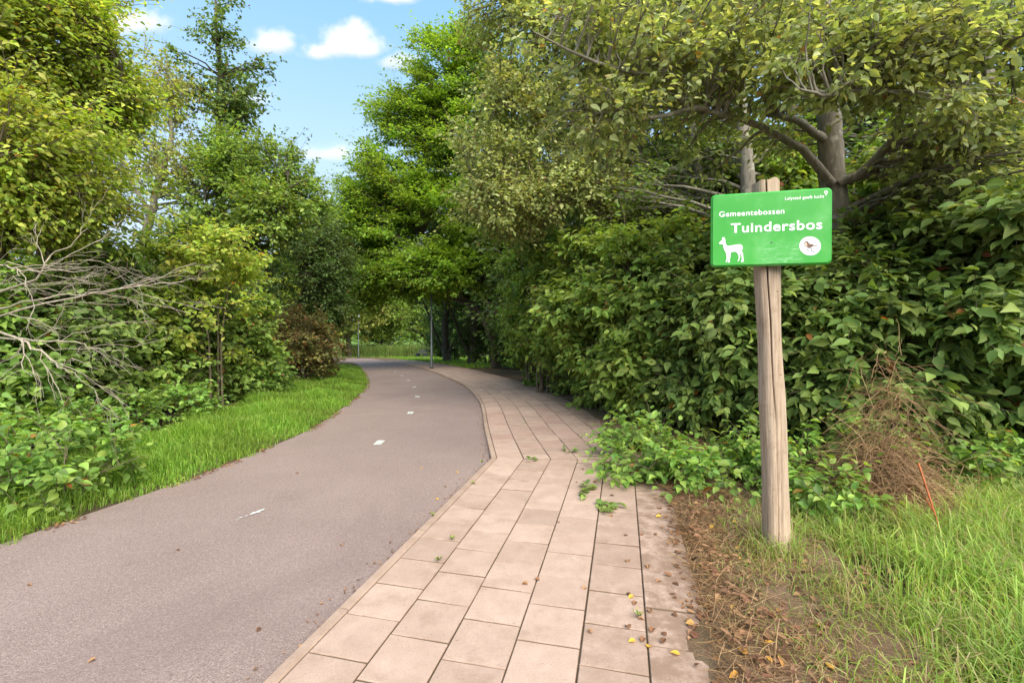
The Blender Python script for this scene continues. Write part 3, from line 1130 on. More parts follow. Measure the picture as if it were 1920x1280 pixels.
# ------------------------------------------------------------------ lamp posts and bench
def lamp_post(p, label, hgt):
    z = float(gz(p[1]))
    t = root('lamp_post', (p[0], p[1], z), label, 'lamp post', 'lamp posts along the path')
    b = MB(); v, f = tubes([[(p[0], p[1], z - .1), (p[0], p[1], z + 1.0), (p[0], p[1], z + 1.02), (p[0], p[1], z + hgt)]], [[.058, .058, .048, .036]], 12)
    b.add(v, f); link('pole', b.mesh('pole', True), M['galv'], t)
    b = MB(); v, f = tubes([[(p[0], p[1], z - .05), (p[0], p[1], z + .05), (p[0], p[1], z + .06)]], [[.10, .10, .05]], 12)
    b.add(v, f); link('base_collar', b.mesh('base_collar'), M['dark'], t)
    b = MB(); v, f = tubes([[(p[0], p[1], z + hgt), (p[0], p[1], z + hgt + .06), (p[0], p[1], z + hgt + .30), (p[0], p[1], z + hgt + .31)]], [[.06, .12, .16, .10]], 14)
    b.add(v, f); link('lantern', b.mesh('lantern', True), M['lampglass'], t)
    b = MB(); v, f = tubes([[(p[0], p[1], z + hgt + .30), (p[0], p[1], z + hgt + .33), (p[0], p[1], z + hgt + .42)]], [[.24, .22, .02]], 14)
    b.add(v, f); link('lamp_hood', b.mesh('lamp_hood', True), M['dark'], t)


lamp_post(gpt(809, 690.5), 'slim grey lamp post at the slab edge, its top up among green leaves', 4.0)
lamp_post(((672 - 960) / FPX * 46.0, 46.0), 'thin distant lamp post on the grass beyond the bend', 4.0)


def bench():
    p = np.array([(790 - 960) / FPX * 48.0, 48.0])
    z = float(gz(p[1]))
    t = root('park_bench', (p[0], p[1], z), 'dark slatted park bench on the grass beyond the bend', 'bench')
    t.rotation_euler = (0, 0, math.radians(-38))
    t['_o'] = [0, 0, 0]
    for yy in (-.20, -.05, .10):
        b = MB(); b.box((0, yy, .45), (1.5, .13, .045)); link('seat_slat', b.mesh('seat_slat'), M['benchwood'], t)
    for zz in (.62, .77):
        b = MB(); b.box((.1, .24 + (zz - .6) * .2, zz), (1.3, .035, .12)); link('back_slat', b.mesh('back_slat'), M['benchwood'], t)
    for xx in (-.52, .52):
        b = MB(); b.box((xx, -.03, .20), (.10, .42, .42)); b.box((xx, .22, .5), (.07, .05, .72))
        link('leg', b.mesh('leg'), M['dark'], t)


bench()

# ------------------------------------------------------------------ trees and shrubs
LM = {}
LM['yellowgreen'] = leaf_mat('leaf_lime', (.105, .160, .024), (.185, .245, .038), (.30, .34, .070), odd=(.40, .20, .04), odd_share=.012, trans=.45)
LM['birch'] = leaf_mat('leaf_birch', (.11, .135, .036), (.18, .20, .055), (.27, .26, .085), odd_share=.03, trans=.4)
LM['alder'] = leaf_mat('leaf_alder', (.035, .065, .016), (.065, .105, .022), (.12, .16, .035), odd_share=.01, trans=.3)
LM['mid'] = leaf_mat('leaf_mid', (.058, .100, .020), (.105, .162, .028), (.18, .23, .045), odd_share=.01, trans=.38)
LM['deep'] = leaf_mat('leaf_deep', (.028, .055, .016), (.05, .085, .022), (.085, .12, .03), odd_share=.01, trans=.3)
LM['hornbeam'] = leaf_mat('leaf_hornbeam', (.066, .122, .014), (.115, .188, .022), (.185, .25, .038), odd_share=.004, trans=.45, rough=.5)
LM['copper'] = leaf_mat('leaf_copper', (.045, .058, .016), (.090, .078, .026), (.14, .13, .036), odd=(.20, .075, .03), odd_share=.14, trans=.3)
LM['whitebeam'] = leaf_mat('leaf_whitebeam', (.092, .122, .040), (.160, .190, .062), (.28, .29, .125), odd=(.26, .17, .09), odd_share=.02, trans=.35, rough=.55)
LM['bough'] = leaf_mat('leaf_bough', (.086, .112, .042), (.150, .178, .068), (.265, .28, .135), odd=(.36, .20, .07), odd_share=.012, trans=.45)
LM['dogwood'] = leaf_mat('leaf_dogwood', (.050, .084, .022), (.084, .125, .030), (.135, .170, .046), odd=(.30, .10, .03), odd_share=.004, trans=.3, rough=.55, spec=.3)
LM['dogwood_l'] = leaf_mat('leaf_dogwood_light', (.070, .118, .024), (.120, .175, .034), (.19, .235, .056), odd=(.30, .12, .03), odd_share=.006, trans=.34, rough=.55, spec=.3)
LM['bramble'] = leaf_mat('leaf_bramble', (.055, .105, .022), (.10, .17, .032), (.18, .25, .055), odd=(.36, .16, .04), odd_share=.012, trans=.35, rough=.45)
LM['reed'] = leaf_mat('leaf_reed', (.075, .12, .03), (.12, .17, .05), (.19, .22, .085), odd_share=0, trans=.35)
LM['grass'] = leaf_mat('grass_blade', (.060, .112, .016), (.105, .180, .022), (.175, .245, .042), odd=(.36, .31, .13), odd_share=.02, trans=.42, rough=.5, clump=.5)
LM['grass_dry'] = leaf_mat('grass_blade_mixed', (.075, .125, .022), (.14, .205, .040), (.235, .285, .080), odd=(.40, .31, .17), odd_share=.12, trans=.4, rough=.55, clump=.6)


def wood_mesh(name, parts):
    b = MB()
    for v, f in parts:
        b.add(v, f)
    return b.mesh(name, True)


def axis_tube(pts, rad, k=24, n=9, rng=None, wob=.0):
    p = smooth_path(pts, k)
    r = np.interp(np.linspace(0, 1, k), np.linspace(0, 1, len(rad)), rad)
    if rng is not None and wob:
        p[1:-1] += rng.normal(size=(k - 2, 3)) * wob
    return p, r


def plant(name, label, cat, base, seed, axes, lobes, leafm, barkm, shape=LEAF_D, group=None, pick=0, extra=None, split_axes=True, cell=13.0, **kw):
    """a tree or shrub: trunk / stems, limbs and a crown of single leaves; `pick` near leaves are objects of their own"""
    rng = np.random.default_rng(seed)
    base = np.array([base[0], base[1], float(gz(base[1])) - .065])
    t = root(name, base, label, cat, group)
    ax = []
    for j, (pts, rad) in enumerate(axes):
        p, r = axis_tube(pts, rad, 26 if max(rad) > .06 else 14, 10, rng, .012 * max(rad) / .1)
        ax.append((p, r))
        v, f = tubes([p], [r], 10 if max(rad) > .05 else 6)
        b = MB(); b.add(v, f)
        nm = ('trunk' if j == 0 else 'limb') if cat == 'tree' else 'stem'
        link(nm, b.mesh(nm, True), M[barkm], t)
    wood, L = grow(rng, ax, lobes, leaf=kw.pop('leaf'), **kw)
    if extra is not None:
        L = cat_leaves(L, extra(rng))
    link('branches', wood_mesh('branches', wood), M[barkm], t)
    if pick:
        idx = front_pick(L, pick, cell)
        leaf_objects(L, idx, LM[leafm], t, 'leaf')
        mask = np.ones(len(L['b']), bool); mask[idx] = False
        L = {k: x[mask] for k, x in L.items()}
    v, f, r = leaf_geo(L, shape)
    cr = link('crown' if cat == 'tree' else 'foliage', make_mesh('crown', v, f, r, True), LM[leafm], t)
    cr['kind'] = 'stuff'
    return t


def G(x, y, dz=0.0):
    return (x, y, float(gz(y)) - .065 + dz)


def up_axis(x, y, top, r0, r1, lean=(0, 0), seed=0, bend=.15):
    rg = np.random.default_rng(seed + 900)
    h = top - float(gz(y))
    pts = []
    for k in range(6):
        q = k / 5
        pts.append((x + lean[0] * q + bend * rg.normal() * (0 < k), y + lean[1] * q + bend * rg.normal() * (0 < k), float(gz(y)) - .1 + (h + .1) * q))
    return (np.array(pts), np.linspace(r0, r1, 6))


def fan(x, y, n, hgt, rad, spread, seed):
    """stems of a shrub fanning out of one stool"""
    rg = np.random.default_rng(seed + 500)
    out = []
    for k in range(n):
        a = 2 * np.pi * k / n + rg.normal() * .3
        s = spread * rg.uniform(.35, 1)
        h = hgt * rg.uniform(.7, 1.0)
        z0 = float(gz(y)) - .1
        b = (x + .12 * math.cos(a), y + .12 * math.sin(a), z0)
        m = (x + s * .35 * math.cos(a), y + s * .35 * math.sin(a), z0 + h * .55)
        e = (x + s * math.cos(a), y + s * math.sin(a), z0 + h)
        out.append((np.array([b, m, e]), np.array([rad, rad * .7, rad * .3])))
    return out


def road_clear(C):
    """keeps low growth off the road and the slabs"""
    low = C[:, 2] - gz(C[:, 1]) < 2.6
    lx = np.interp(C[:, 1], LE[3:170, 1], LE[3:170, 0])
    j = np.arange(len(K)) > 0
    kx = np.interp(C[:, 1], K[:, 1][:iK + 260], (K + NRM * (PW + .1))[:, 0][:iK + 260])
    on = (C[:, 0] > lx - .25) & (C[:, 0] < kx - .05)
    return ~(low & on)


def lobe_px(px, py, Y, rx, ry, ryd=None, wgt=1.0):
    """ellipsoid whose outline spans rx, ry photo pixels at distance Y"""
    c = W(px, py, Y)
    return (c, (rx / FPX * Y, (ryd if ryd else rx / FPX * Y), ry / FPX * Y), wgt)


def hedge_clear(C):
    """the hedge may hang over the slabs above shin height"""
    kx = np.interp(C[:, 1], K[:, 1][:iK + 260], (K + NRM * (PW + .1))[:, 0][:iK + 260])
    return C[:, 0] > kx - .05 - np.clip((C[:, 2] - gz(C[:, 1]) - .35) * .55, 0, .75)


# --- centre: the big hornbeam over the bend
hb = gpt(931, 687)
HX, HY = hb[0], hb[1]
ax = [(np.array([(HX, HY, gz(HY) - .1), (HX - .1, HY, 1.2), (HX - .45, HY, 3.0), (HX - 1.0, HY + .2, 6.0), (HX - 1.6, HY + .2, 9.5), (HX - 2.2, HY, 14.0)]), np.array([.30, .24, .20, .16, .10, .03])),
      (np.array([(HX - .05, HY, .6), (HX - .7, HY - .2, 2.0), (HX - 1.9, HY - .4, 4.0), (HX - 3.6, HY - .5, 6.2)]), np.array([.15, .12, .09, .04])),
      (np.array([(HX - .05, HY, 1.0), (HX + .5, HY - .3, 2.6), (HX + 1.0, HY - .3, 5.0), (HX + 1.2, HY, 8.0)]), np.array([.14, .11, .08, .03])),
      (np.array([(HX - .3, HY, 2.4), (HX - 1.6, HY + .8, 3.3), (HX - 3.2, HY + 1.0, 4.0), (HX - 5.2, HY + .8, 4.8)]), np.array([.10, .08, .06, .03]))]
plant('hornbeam_tree', 'big bright green tree with tiered foliage arching over the bend, lamp post beneath', 'tree', (HX, HY), 31, ax,
      [lobe_px(842, 135, HY, 85, 78, 2.2, 1.0), lobe_px(752, 222, HY, 62, 52, 2.0, .8), lobe_px(868, 260, HY, 95, 95, 2.4, 1.3), lobe_px(735, 335, HY, 88, 70, 2.4, 1.3), lobe_px(690, 425, HY - .3, 72, 70, 2.2, 1.2),
       lobe_px(812, 430, HY - .5, 105, 85, 2.6, 1.6), lobe_px(690, 525, HY, 66, 48, 2.2, .9), lobe_px(900, 500, HY - .4, 80, 60, 2.2, .8), lobe_px(790, 530, HY + .3, 60, 34, 2.2, .5), lobe_px(960, 380, HY, 80, 120, 2.4, .8), lobe_px(800, 505, HY - 2.6, 75, 42, 1.0, .55), lobe_px(672, 562, HY, 42, 26, 1.0, .3), lobe_px(662, 385, HY, 48, 52, 1.6, .6), lobe_px(905, 150, HY, 60, 90, 1.8, .7)],
      'hornbeam', 'bark_dark', nclump=1020, ntwig=13, nleaf=16, leaf=.145, aspect=.62, csize=.70, shell=.35, flat=1.2, droop=.12, spread=.22, tilt=.38, out=.35,
      zmin=2.3, limb_r=.014, twig_out=.35, lsd=.25)
# darker trees behind it
for j, (px, Y, top, lab) in enumerate(((838, 30.0, 10.5, 'dark multi stemmed tree in deep shade behind the lamp post'), (884, 27.0, 11.0, 'dark thick trunked tree in the shade under the green canopy'),
                                       (985, 24.0, 12.0, 'shaded tree standing behind the leafy hedge end'))):
    x = (px - 960) / FPX * Y
    z0 = float(gz(Y))
    ax = [up_axis(x, Y, top - 1, .28, .05, (.3, 0), 40 + j),
          (np.array([(x, Y, z0 + .5), (x + .8, Y - .2, z0 + 1.7), (x + 1.9, Y - .4, z0 + 3.4)]), np.array([.13, .10, .06])),
          (np.array([(x, Y, z0 + .3), (x - .6, Y, z0 + 1.5), (x - 1.2, Y - .3, z0 + 3.2)]), np.array([.12, .09, .05]))]
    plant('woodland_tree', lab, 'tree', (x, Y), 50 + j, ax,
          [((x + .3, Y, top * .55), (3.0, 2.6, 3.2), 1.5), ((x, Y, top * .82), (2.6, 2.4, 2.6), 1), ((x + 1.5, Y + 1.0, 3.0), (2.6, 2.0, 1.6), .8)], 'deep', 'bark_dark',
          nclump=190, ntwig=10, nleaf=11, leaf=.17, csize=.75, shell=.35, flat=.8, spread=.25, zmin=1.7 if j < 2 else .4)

for j, (px, Y, w, top, lab) in enumerate(((850, 33.0, 2.2, 3.0, 'dark bush under the canopy behind the lamp post'), (915, 27.5, 2.0, 2.8, 'dark bush between the shaded trunks'), (975, 22.5, 1.6, 2.8, 'dark bush tucked behind the far hedge end'))):
    x = (px - 960) / FPX * Y
    z0 = float(gz(Y))
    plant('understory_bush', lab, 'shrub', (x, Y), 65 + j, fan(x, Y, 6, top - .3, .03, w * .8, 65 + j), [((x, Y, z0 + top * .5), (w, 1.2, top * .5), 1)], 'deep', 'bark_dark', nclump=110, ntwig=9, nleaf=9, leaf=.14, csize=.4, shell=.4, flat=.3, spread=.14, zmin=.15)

# --- beyond the bend
for j, (px, Y, w, top, zb, lm, lab) in enumerate((
        (718, 56.0, 3.8, 8.2, 1.0, 'mid', 'small round tree with short trunk on the grass beyond the bend'),
        (655, 52.0, 5.0, 13.0, .6, 'birch', 'pale leafy tree rising behind the thin lamp post'),
        (600, 40.0, 3.6, 13.5, .6, 'yellowgreen', 'light green tree above the darker bushes by the bend'),
        (800, 62.0, 7.0, 15.0, .6, 'mid', 'broad tree behind the park bench'),
        (520, 46.0, 5.0, 11.0, .6, 'mid', 'distant tree seen between the tall alder and the bend'),
        (880, 50.0, 6.0, 13.0, .4, 'deep', 'distant dark tree beyond the shaded trunks'),
        (730, 78.0, 11.0, 17.0, .4, 'mid', 'far tree closing the view past the reeds'),
        (420, 42.0, 6.0, 9.0, .4, 'deep', 'distant tree behind the alder trunk'),
        (250, 36.0, 6.0, 8.5, .4, 'mid', 'distant tree glimpsed behind the birch'),
        (80, 30.0, 6.0, 8.0, .4, 'deep', 'distant tree behind the lime green tree'))):
    x = (px - 960) / FPX * Y
    z0 = float(gz(Y))
    plant('background_tree', lab, 'tree', (x, Y), 70 + j, [up_axis(x, Y, top - .6 + z0 * .3, .16 if j == 0 else .3, .04, (.2, 0), 60 + j)],
          [((x, Y, z0 + (top + zb) * .5), (w, w, (top - zb) * .42), 1), ((x + w * .35, Y, z0 + top * .68), (w * .6, w * .6, top * .3), .6), ((x - w * .4, Y, z0 + top * .45), (w * .6, w * .6, top * .3), .6)],
          lm, 'bark_dark', nclump=150, ntwig=10, nleaf=10, leaf=.24 if j == 0 else .32, csize=.8 if j == 0 else 1.1, shell=.4, flat=.6, spread=.3, zmin=.4)

# --- left side
plant('lime_green_tree', 'tall lime green tree with drooping sprays, overhanging the dead bleached branches', 'tree', (-7.9, 7.6), 101,
      [up_axis(-7.9, 7.6, 7.5, .16, .03, (.3, -.3), 1), (np.array([(-7.8, 7.6, 1.2), (-7.4, 7.5, 3.0), (-6.8, 7.5, 4.6), (-6.2, 7.4, 5.6)]), np.array([.06, .045, .03, .012])),
       (np.array([(-7.8, 7.6, 1.6), (-6.9, 6.2, 2.8), (-6.0, 5.4, 3.5)]), np.array([.07, .05, .02]))],
      [lobe_px(60, 60, 6.6, 120, 170, 1.4, 1.6), lobe_px(60, 300, 6.2, 150, 130, 1.2, 1.6), lobe_px(-120, 200, 6.5, 140, 330, 1.4, 1.2), lobe_px(180, 180, 7.6, 80, 95, 1.0, .8), lobe_px(80, 400, 6.6, 170, 80, 1.0, 1.0),
       lobe_px(20, -130, 6.8, 170, 150, 1.4, .8)],
      'yellowgreen', 'bark_brown', LEAF_M, nclump=430, ntwig=13, nleaf=16, leaf=.068, aspect=.62, csize=.5, shell=.2, droop=.45, flat=.5, spread=.15, tilt=.6, out=.5, pick=220, zmin=1.2)
bx = W(275, 500, 13.0)[0]
plant('birch_tree', 'slender birch with thin yellowish leaves, sky showing through', 'tree', (bx, 13.0), 102,
      [(np.array([G(bx, 13.0), W(268, 480, 13), W(284, 400, 13), W(300, 330, 13), W(322, 262, 13), W(318, 190, 13), W(312, 120, 13)]), np.array([.13, .12, .10, .085, .06, .035, .012])),
       (np.array([W(284, 400, 13), W(240, 330, 12.8), W(215, 240, 12.6), W(200, 150, 12.5)]), np.array([.06, .05, .03, .012]))],
      [lobe_px(200, 170, 12.6, 85, 130, 1.5, 1.4), lobe_px(300, 260, 13, 70, 110, 1.3, 1.0), lobe_px(318, 160, 13, 30, 60, .7, .35), lobe_px(240, 330, 12.8, 110, 90, 1.4, .8), lobe_px(370, 330, 13.5, 60, 70, 1.0, .5), lobe_px(120, 60, 12.6, 80, 130, 1.5, 1.0)],
      'birch', 'bark_grey', nclump=140, ntwig=9, nleaf=10, leaf=.085, aspect=.65, csize=.55, shell=.25, droop=.75, flat=-.4, spread=.12, tilt=.8, zmin=2)
ax0 = W(425, 600, 15.5)[0]
plant('alder_tree', 'tall narrow dark alder, a spire of loose leaf clumps on a straight trunk', 'tree', (ax0, 15.5), 103,
      [(np.array([G(ax0, 15.5), W(422, 480, 15.5), W(408, 330, 15.5), W(412, 220, 15.5), W(412, 120, 15.5), W(404, 30, 15.5), W(402, -40, 15.5)]), np.array([.2, .17, .14, .11, .08, .05, .015]))],
      [lobe_px(412, 20, 15.5, 40, 60, .9, .55), lobe_px(412, 100, 15.5, 66, 50, 1.2, .7), lobe_px(352, 150, 15.5, 45, 55, 1.0, .5), lobe_px(465, 175, 15.4, 52, 50, 1.0, .6), lobe_px(410, 190, 15.5, 80, 60, 1.4, .7), lobe_px(480, 130, 15.5, 30, 26, .6, .2),
       lobe_px(460, 235, 15.3, 60, 55, 1.2, .8), lobe_px(400, 290, 15.4, 75, 60, 1.3, .8)],
      'alder', 'bark_dark', nclump=90, ntwig=8, nleaf=9, leaf=.12, aspect=.7, csize=.48, shell=.3, droop=.3, flat=.4, spread=.15, tilt=.7, zmin=3, rise=.25)
cx = W(455, 600, 13.0)[0]
plant('cherry_tree', 'spreading green tree with a dark forked limb reaching towards the path', 'tree', (cx, 13.2), 104,
      [(np.array([G(cx, 13.2), W(440, 520, 13), W(450, 470, 12.9), W(468, 425, 12.7), W(492, 375, 12.5), W(545, 350, 12.4), W(580, 335, 12.4)]), np.array([.12, .11, .09, .07, .055, .035, .015])),
       (np.array([W(462, 460, 12.8), W(495, 425, 12.5), W(530, 385, 12.3), W(540, 330, 12.3)]), np.array([.07, .055, .04, .015])),
       (np.array([W(445, 500, 13), W(400, 430, 13), W(380, 340, 13)]), np.array([.07, .05, .02]))],
      [lobe_px(400, 380, 13.2, 90, 90, 1.4, 1.2), lobe_px(500, 320, 13.2, 75, 60, 1.3, 1.0), lobe_px(440, 300, 13.3, 80, 50, 1.2, .7), lobe_px(560, 380, 13.4, 50, 60, 1.0, .8), lobe_px(470, 440, 13.9, 120, 70, 1.0, 1.1), lobe_px(350, 470, 13.0, 90, 60, 1.1, .8), lobe_px(500, 400, 12.0, 80, 60, .5, .6)],
      'mid', 'bark_dark', nclump=340, ntwig=11, nleaf=11, leaf=.10, aspect=.6, csize=.42, shell=.4, droop=.3, flat=.4, spread=.14, tilt=.65, zmin=1.5)
ex = W(575, 640, 19.0)[0]
plant('elm_tree', 'dark dense low tree leaning over the verge behind the coppery shrub', 'tree', (ex - .6, 19.0), 105,
      [up_axis(ex - .6, 19.0, 4.2, .15, .04, (.8, -.4), 5)] + fan(ex - .6, 19.0, 4, 3.6, .07, 1.6, 5),
      [lobe_px(560, 520, 19.0, 95, 85, 1.9, 1.5), lobe_px(625, 500, 19.3, 40, 70, 1.2, .7), lobe_px(615, 590, 19.0, 42, 55, 1.1, .7), lobe_px(520, 600, 18.5, 80, 70, 1.5, 1.0), lobe_px(590, 440, 19.5, 60, 50, 1.2, .7)],
      'deep', 'bark_dark', nclump=330, ntwig=11, nleaf=11, leaf=.11, csize=.5, shell=.45, droop=.4, flat=.4, spread=.16, zmin=.2, keep=road_clear)
rx = W(570, 650, 14.5)[0]
plant('copper_shrub', 'shrub turning coppery red on the verge where the path bends', 'shrub', (rx, 14.5), 106, fan(rx, 14.5, 7, 1.9, .03, 1.1, 6),
      [lobe_px(560, 640, 14.5, 72, 62, 1.1, 1.3), lobe_px(605, 655, 14.3, 48, 45, .8, .8), lobe_px(545, 605, 14.8, 45, 32, .9, .6), lobe_px(525, 665, 14.0, 45, 40, .8, .6)],
      'copper', 'bark_brown', nclump=190, ntwig=10, nleaf=9, leaf=.085, csize=.28, shell=.5, flat=.3, spread=.09, tilt=.6, up=.8, out=.8, zmin=.1, keep=road_clear)
for j, (px, py, Y, rxp, ryp, lm, lf, pk, lab) in enumerate((
        (440, 610, 10.6, 85, 110, 'dogwood_l', .10, 120, 'leafy green shrub standing beside the coppery one'),
        (330, 600, 9.4, 100, 140, 'dogwood', .10, 120, 'dark green shrub under the forked tree limb'),
        (210, 600, 8.0, 120, 150, 'dogwood_l', .10, 160, 'green shrub whose leaves close in behind the bleached branch tips'),
        (90, 640, 6.6, 130, 150, 'dogwood', .10, 180, 'dark shrub behind the thick ends of the bleached dead branches'),
        (-40, 700, 5.6, 150, 190, 'bramble', .09, 160, 'yellowish green shrub lowest under the dead branches'),
        (480, 700, 11.2, 55, 40, 'bramble', .09, 60, 'low grey green bush on the verge before the coppery shrub'),
        (410, 480, 8.8, 75, 55, 'yellowgreen', .085, 90, 'pale yellowish sapling leaning out above the verge shrubs'))):
    x = W(px, py, Y)[0]
    b = W(px, py, Y)
    top = b[2] + ryp / FPX * Y
    plant('verge_shrub', lab, 'shrub', (x - .2, Y + .3), 120 + j, fan(x - .2, Y + .3, 7 if j != 6 else 3, top - .2, .025, rxp / FPX * Y * .9, 20 + j),
          [((x, Y, b[2]), (rxp / FPX * Y, .85, ryp / FPX * Y), 1.4), ((x, Y - .2, b[2] * .55), (rxp / FPX * Y, .9, b[2] * .6), 1.0 if j != 6 else .5)], lm, 'bark_brown', LEAF_M if Y < 9 else LEAF_D,
          nclump=150 if j != 6 else 60, ntwig=9, nleaf=9, leaf=lf, aspect=.66, csize=.30, shell=.5, flat=.3, droop=.45, spread=.10, tilt=.5, up=1, out=.9, pick=pk, zmin=.08, keep=road_clear)
for j, (px, py, lab) in enumerate(((40, 850, 'bramble arching down to the grass under the dead branches'), (190, 800, 'bramble at the foot of the green verge shrubs'), (330, 770, 'bramble trailing into the grass verge'), (60, 925, 'low clump of bramble spilling over the verge grass'))):
    p = gpt(px, py + 25)
    x, y = p
    plant('bramble', lab, 'plant', (x, y + .3), 140 + j, fan(x, y + .3, 6, .55, .008, .7, 30 + j), [((x, y + .2, .28), (.75, .55, .36), 1), ((x - .5, y + .5, .4), (.7, .5, .45), 1)], 'bramble', 'bark_brown', LEAF_M,
          nclump=52, ntwig=7, nleaf=6, leaf=.072, aspect=.72, csize=.22, shell=.3, flat=.4, spread=.08, tilt=.4, up=1.2, out=.7, pick=120, zmin=.06, keep=road_clear)


# dead bleached branches
def dead_branch(label, mains, seed):
    rng = np.random.default_rng(seed)
    base = mains[0][0][0]
    t = root('dead_branch', base, label, 'branch', 'bleached dead branches in the shrubs')
    lines = [(smooth_path(p, 22), np.linspace(r0, r0 * .25, 22)) for p, r0 in mains]
    for p, r in lines:
        p[1:-1] += rng.normal(size=(20, 3)) * .010
        v, f = tubes([p], [r], 7)
        b = MB(); b.add(v, f); link('limb', b.mesh('limb', True), M['bark_pale'], t)
    tw = MB()
    lev = lines
    for level, (cnt, lo, hi) in enumerate(((6, .45, .95), (4, .18, .45), (2, .06, .18))):
        nxt = []
        for p, r in lev:
            for _ in range(cnt):
                s = rng.uniform(.15, .97) * (len(p) - 1)
                i0 = min(int(s), len(p) - 2)
                q = p[i0] + (p[i0 + 1] - p[i0]) * (s - i0)
                d = norm(p[i0 + 1] - p[i0])
                e = norm(d * 1.2 + rng.normal(size=3) * np.array([.3, .5, .40]))
                ln = rng.uniform(lo, hi)
                k = 7
                tq = np.linspace(0, 1, k)[:, None]
                pp = q + e * ln * tq + UP * (-.10 * ln * tq ** 2) + np.cumsum(rng.normal(size=(k, 3)) * .035 * ln, 0) * (tq > 0)
                r0 = min(r[i0] * .62, .012)
                rr = np.linspace(r0, r0 * .35 + .0006, k)
                nxt.append((pp, rr))
        v, f = tubes(np.array([a for a, _ in nxt]), np.array([a for _, a in nxt]), 4)
        tw.add(v, f)
        lev = nxt
    link('twigs', tw.mesh('twigs', True), M['bark_pale'], t)['kind'] = 'stuff'


dead_branch('bleached leafless branch with the longest arm reaching out over the verge shrubs',
            [([W(-120, 640, 5.0), W(0, 592, 5.0), W(130, 560, 4.9), W(230, 540, 4.85), W(345, 528, 4.9)], .016), ([W(-120, 625, 5.1), W(0, 578, 5.1), W(120, 552, 5.0), W(190, 548, 4.9), W(300, 520, 5.0)], .014)], 1)
dead_branch('bleached leafless branch drooping low with forked tips', [([W(-120, 590, 4.8), W(0, 622, 4.8), W(70, 655, 4.7), W(118, 692, 4.6), W(150, 708, 4.6)], .016), ([W(-60, 630, 4.9), W(60, 638, 4.9), W(130, 640, 4.8), W(190, 655, 4.8)], .013)], 2)
dead_branch('bleached leafless branch rising to a crooked upright tip', [([W(-120, 580, 5.3), W(0, 545, 5.3), W(70, 520, 5.3), W(95, 480, 5.3), W(130, 462, 5.3), W(165, 428, 5.3)], .016), ([W(-100, 520, 5.2), W(0, 500, 5.2), W(60, 508, 5.1), W(170, 505, 5.1)], .014)], 3)

# --- right side
x = 1.9
plant('whitebeam_tree', 'grey green tree with dry twiggy branches leaning out beside the bright tree', 'tree', (2.3, 10.6), 201,
      [up_axis(2.3, 10.6, 8.5, .16, .04, (-.4, -.3), 11),
       (np.array([(2.25, 10.6, 2.2), W(1180, 300, 10.2), W(1060, 230, 9.6), W(940, 200, 9.3)]), np.array([.08, .06, .04, .015])),
       (np.array([(2.25, 10.6, 1.8), W(1120, 400, 10), W(1000, 380, 9.6), W(890, 395, 9.3)]), np.array([.07, .05, .035, .012])),
       (np.array([(2.2, 10.5, 3.6), W(1130, 150, 10), W(1030, 70, 9.5), W(960, 0, 9.2)]), np.array([.08, .06, .04, .015]))],
      [lobe_px(960, 80, 9.8, 85, 110, 1.6, 1.2), lobe_px(930, 260, 9.6, 90, 90, 1.5, 1.2), lobe_px(960, 390, 9.6, 95, 60, 1.4, 1.1), lobe_px(1080, 180, 9.8, 130, 160, 1.7, 1.6), lobe_px(1090, 360, 9.8, 120, 80, 1.2, 1.0),
       lobe_px(1050, -60, 10, 170, 120, 1.8, 1.0), lobe_px(1210, 100, 10.2, 120, 130, 1.5, 1.0)],
      'whitebeam', 'bark_brown', nclump=420, ntwig=11, nleaf=10, leaf=.085, aspect=.62, csize=.42, shell=.3, droop=.3, flat=.3, spread=.13, tilt=.8, zmin=1.6)
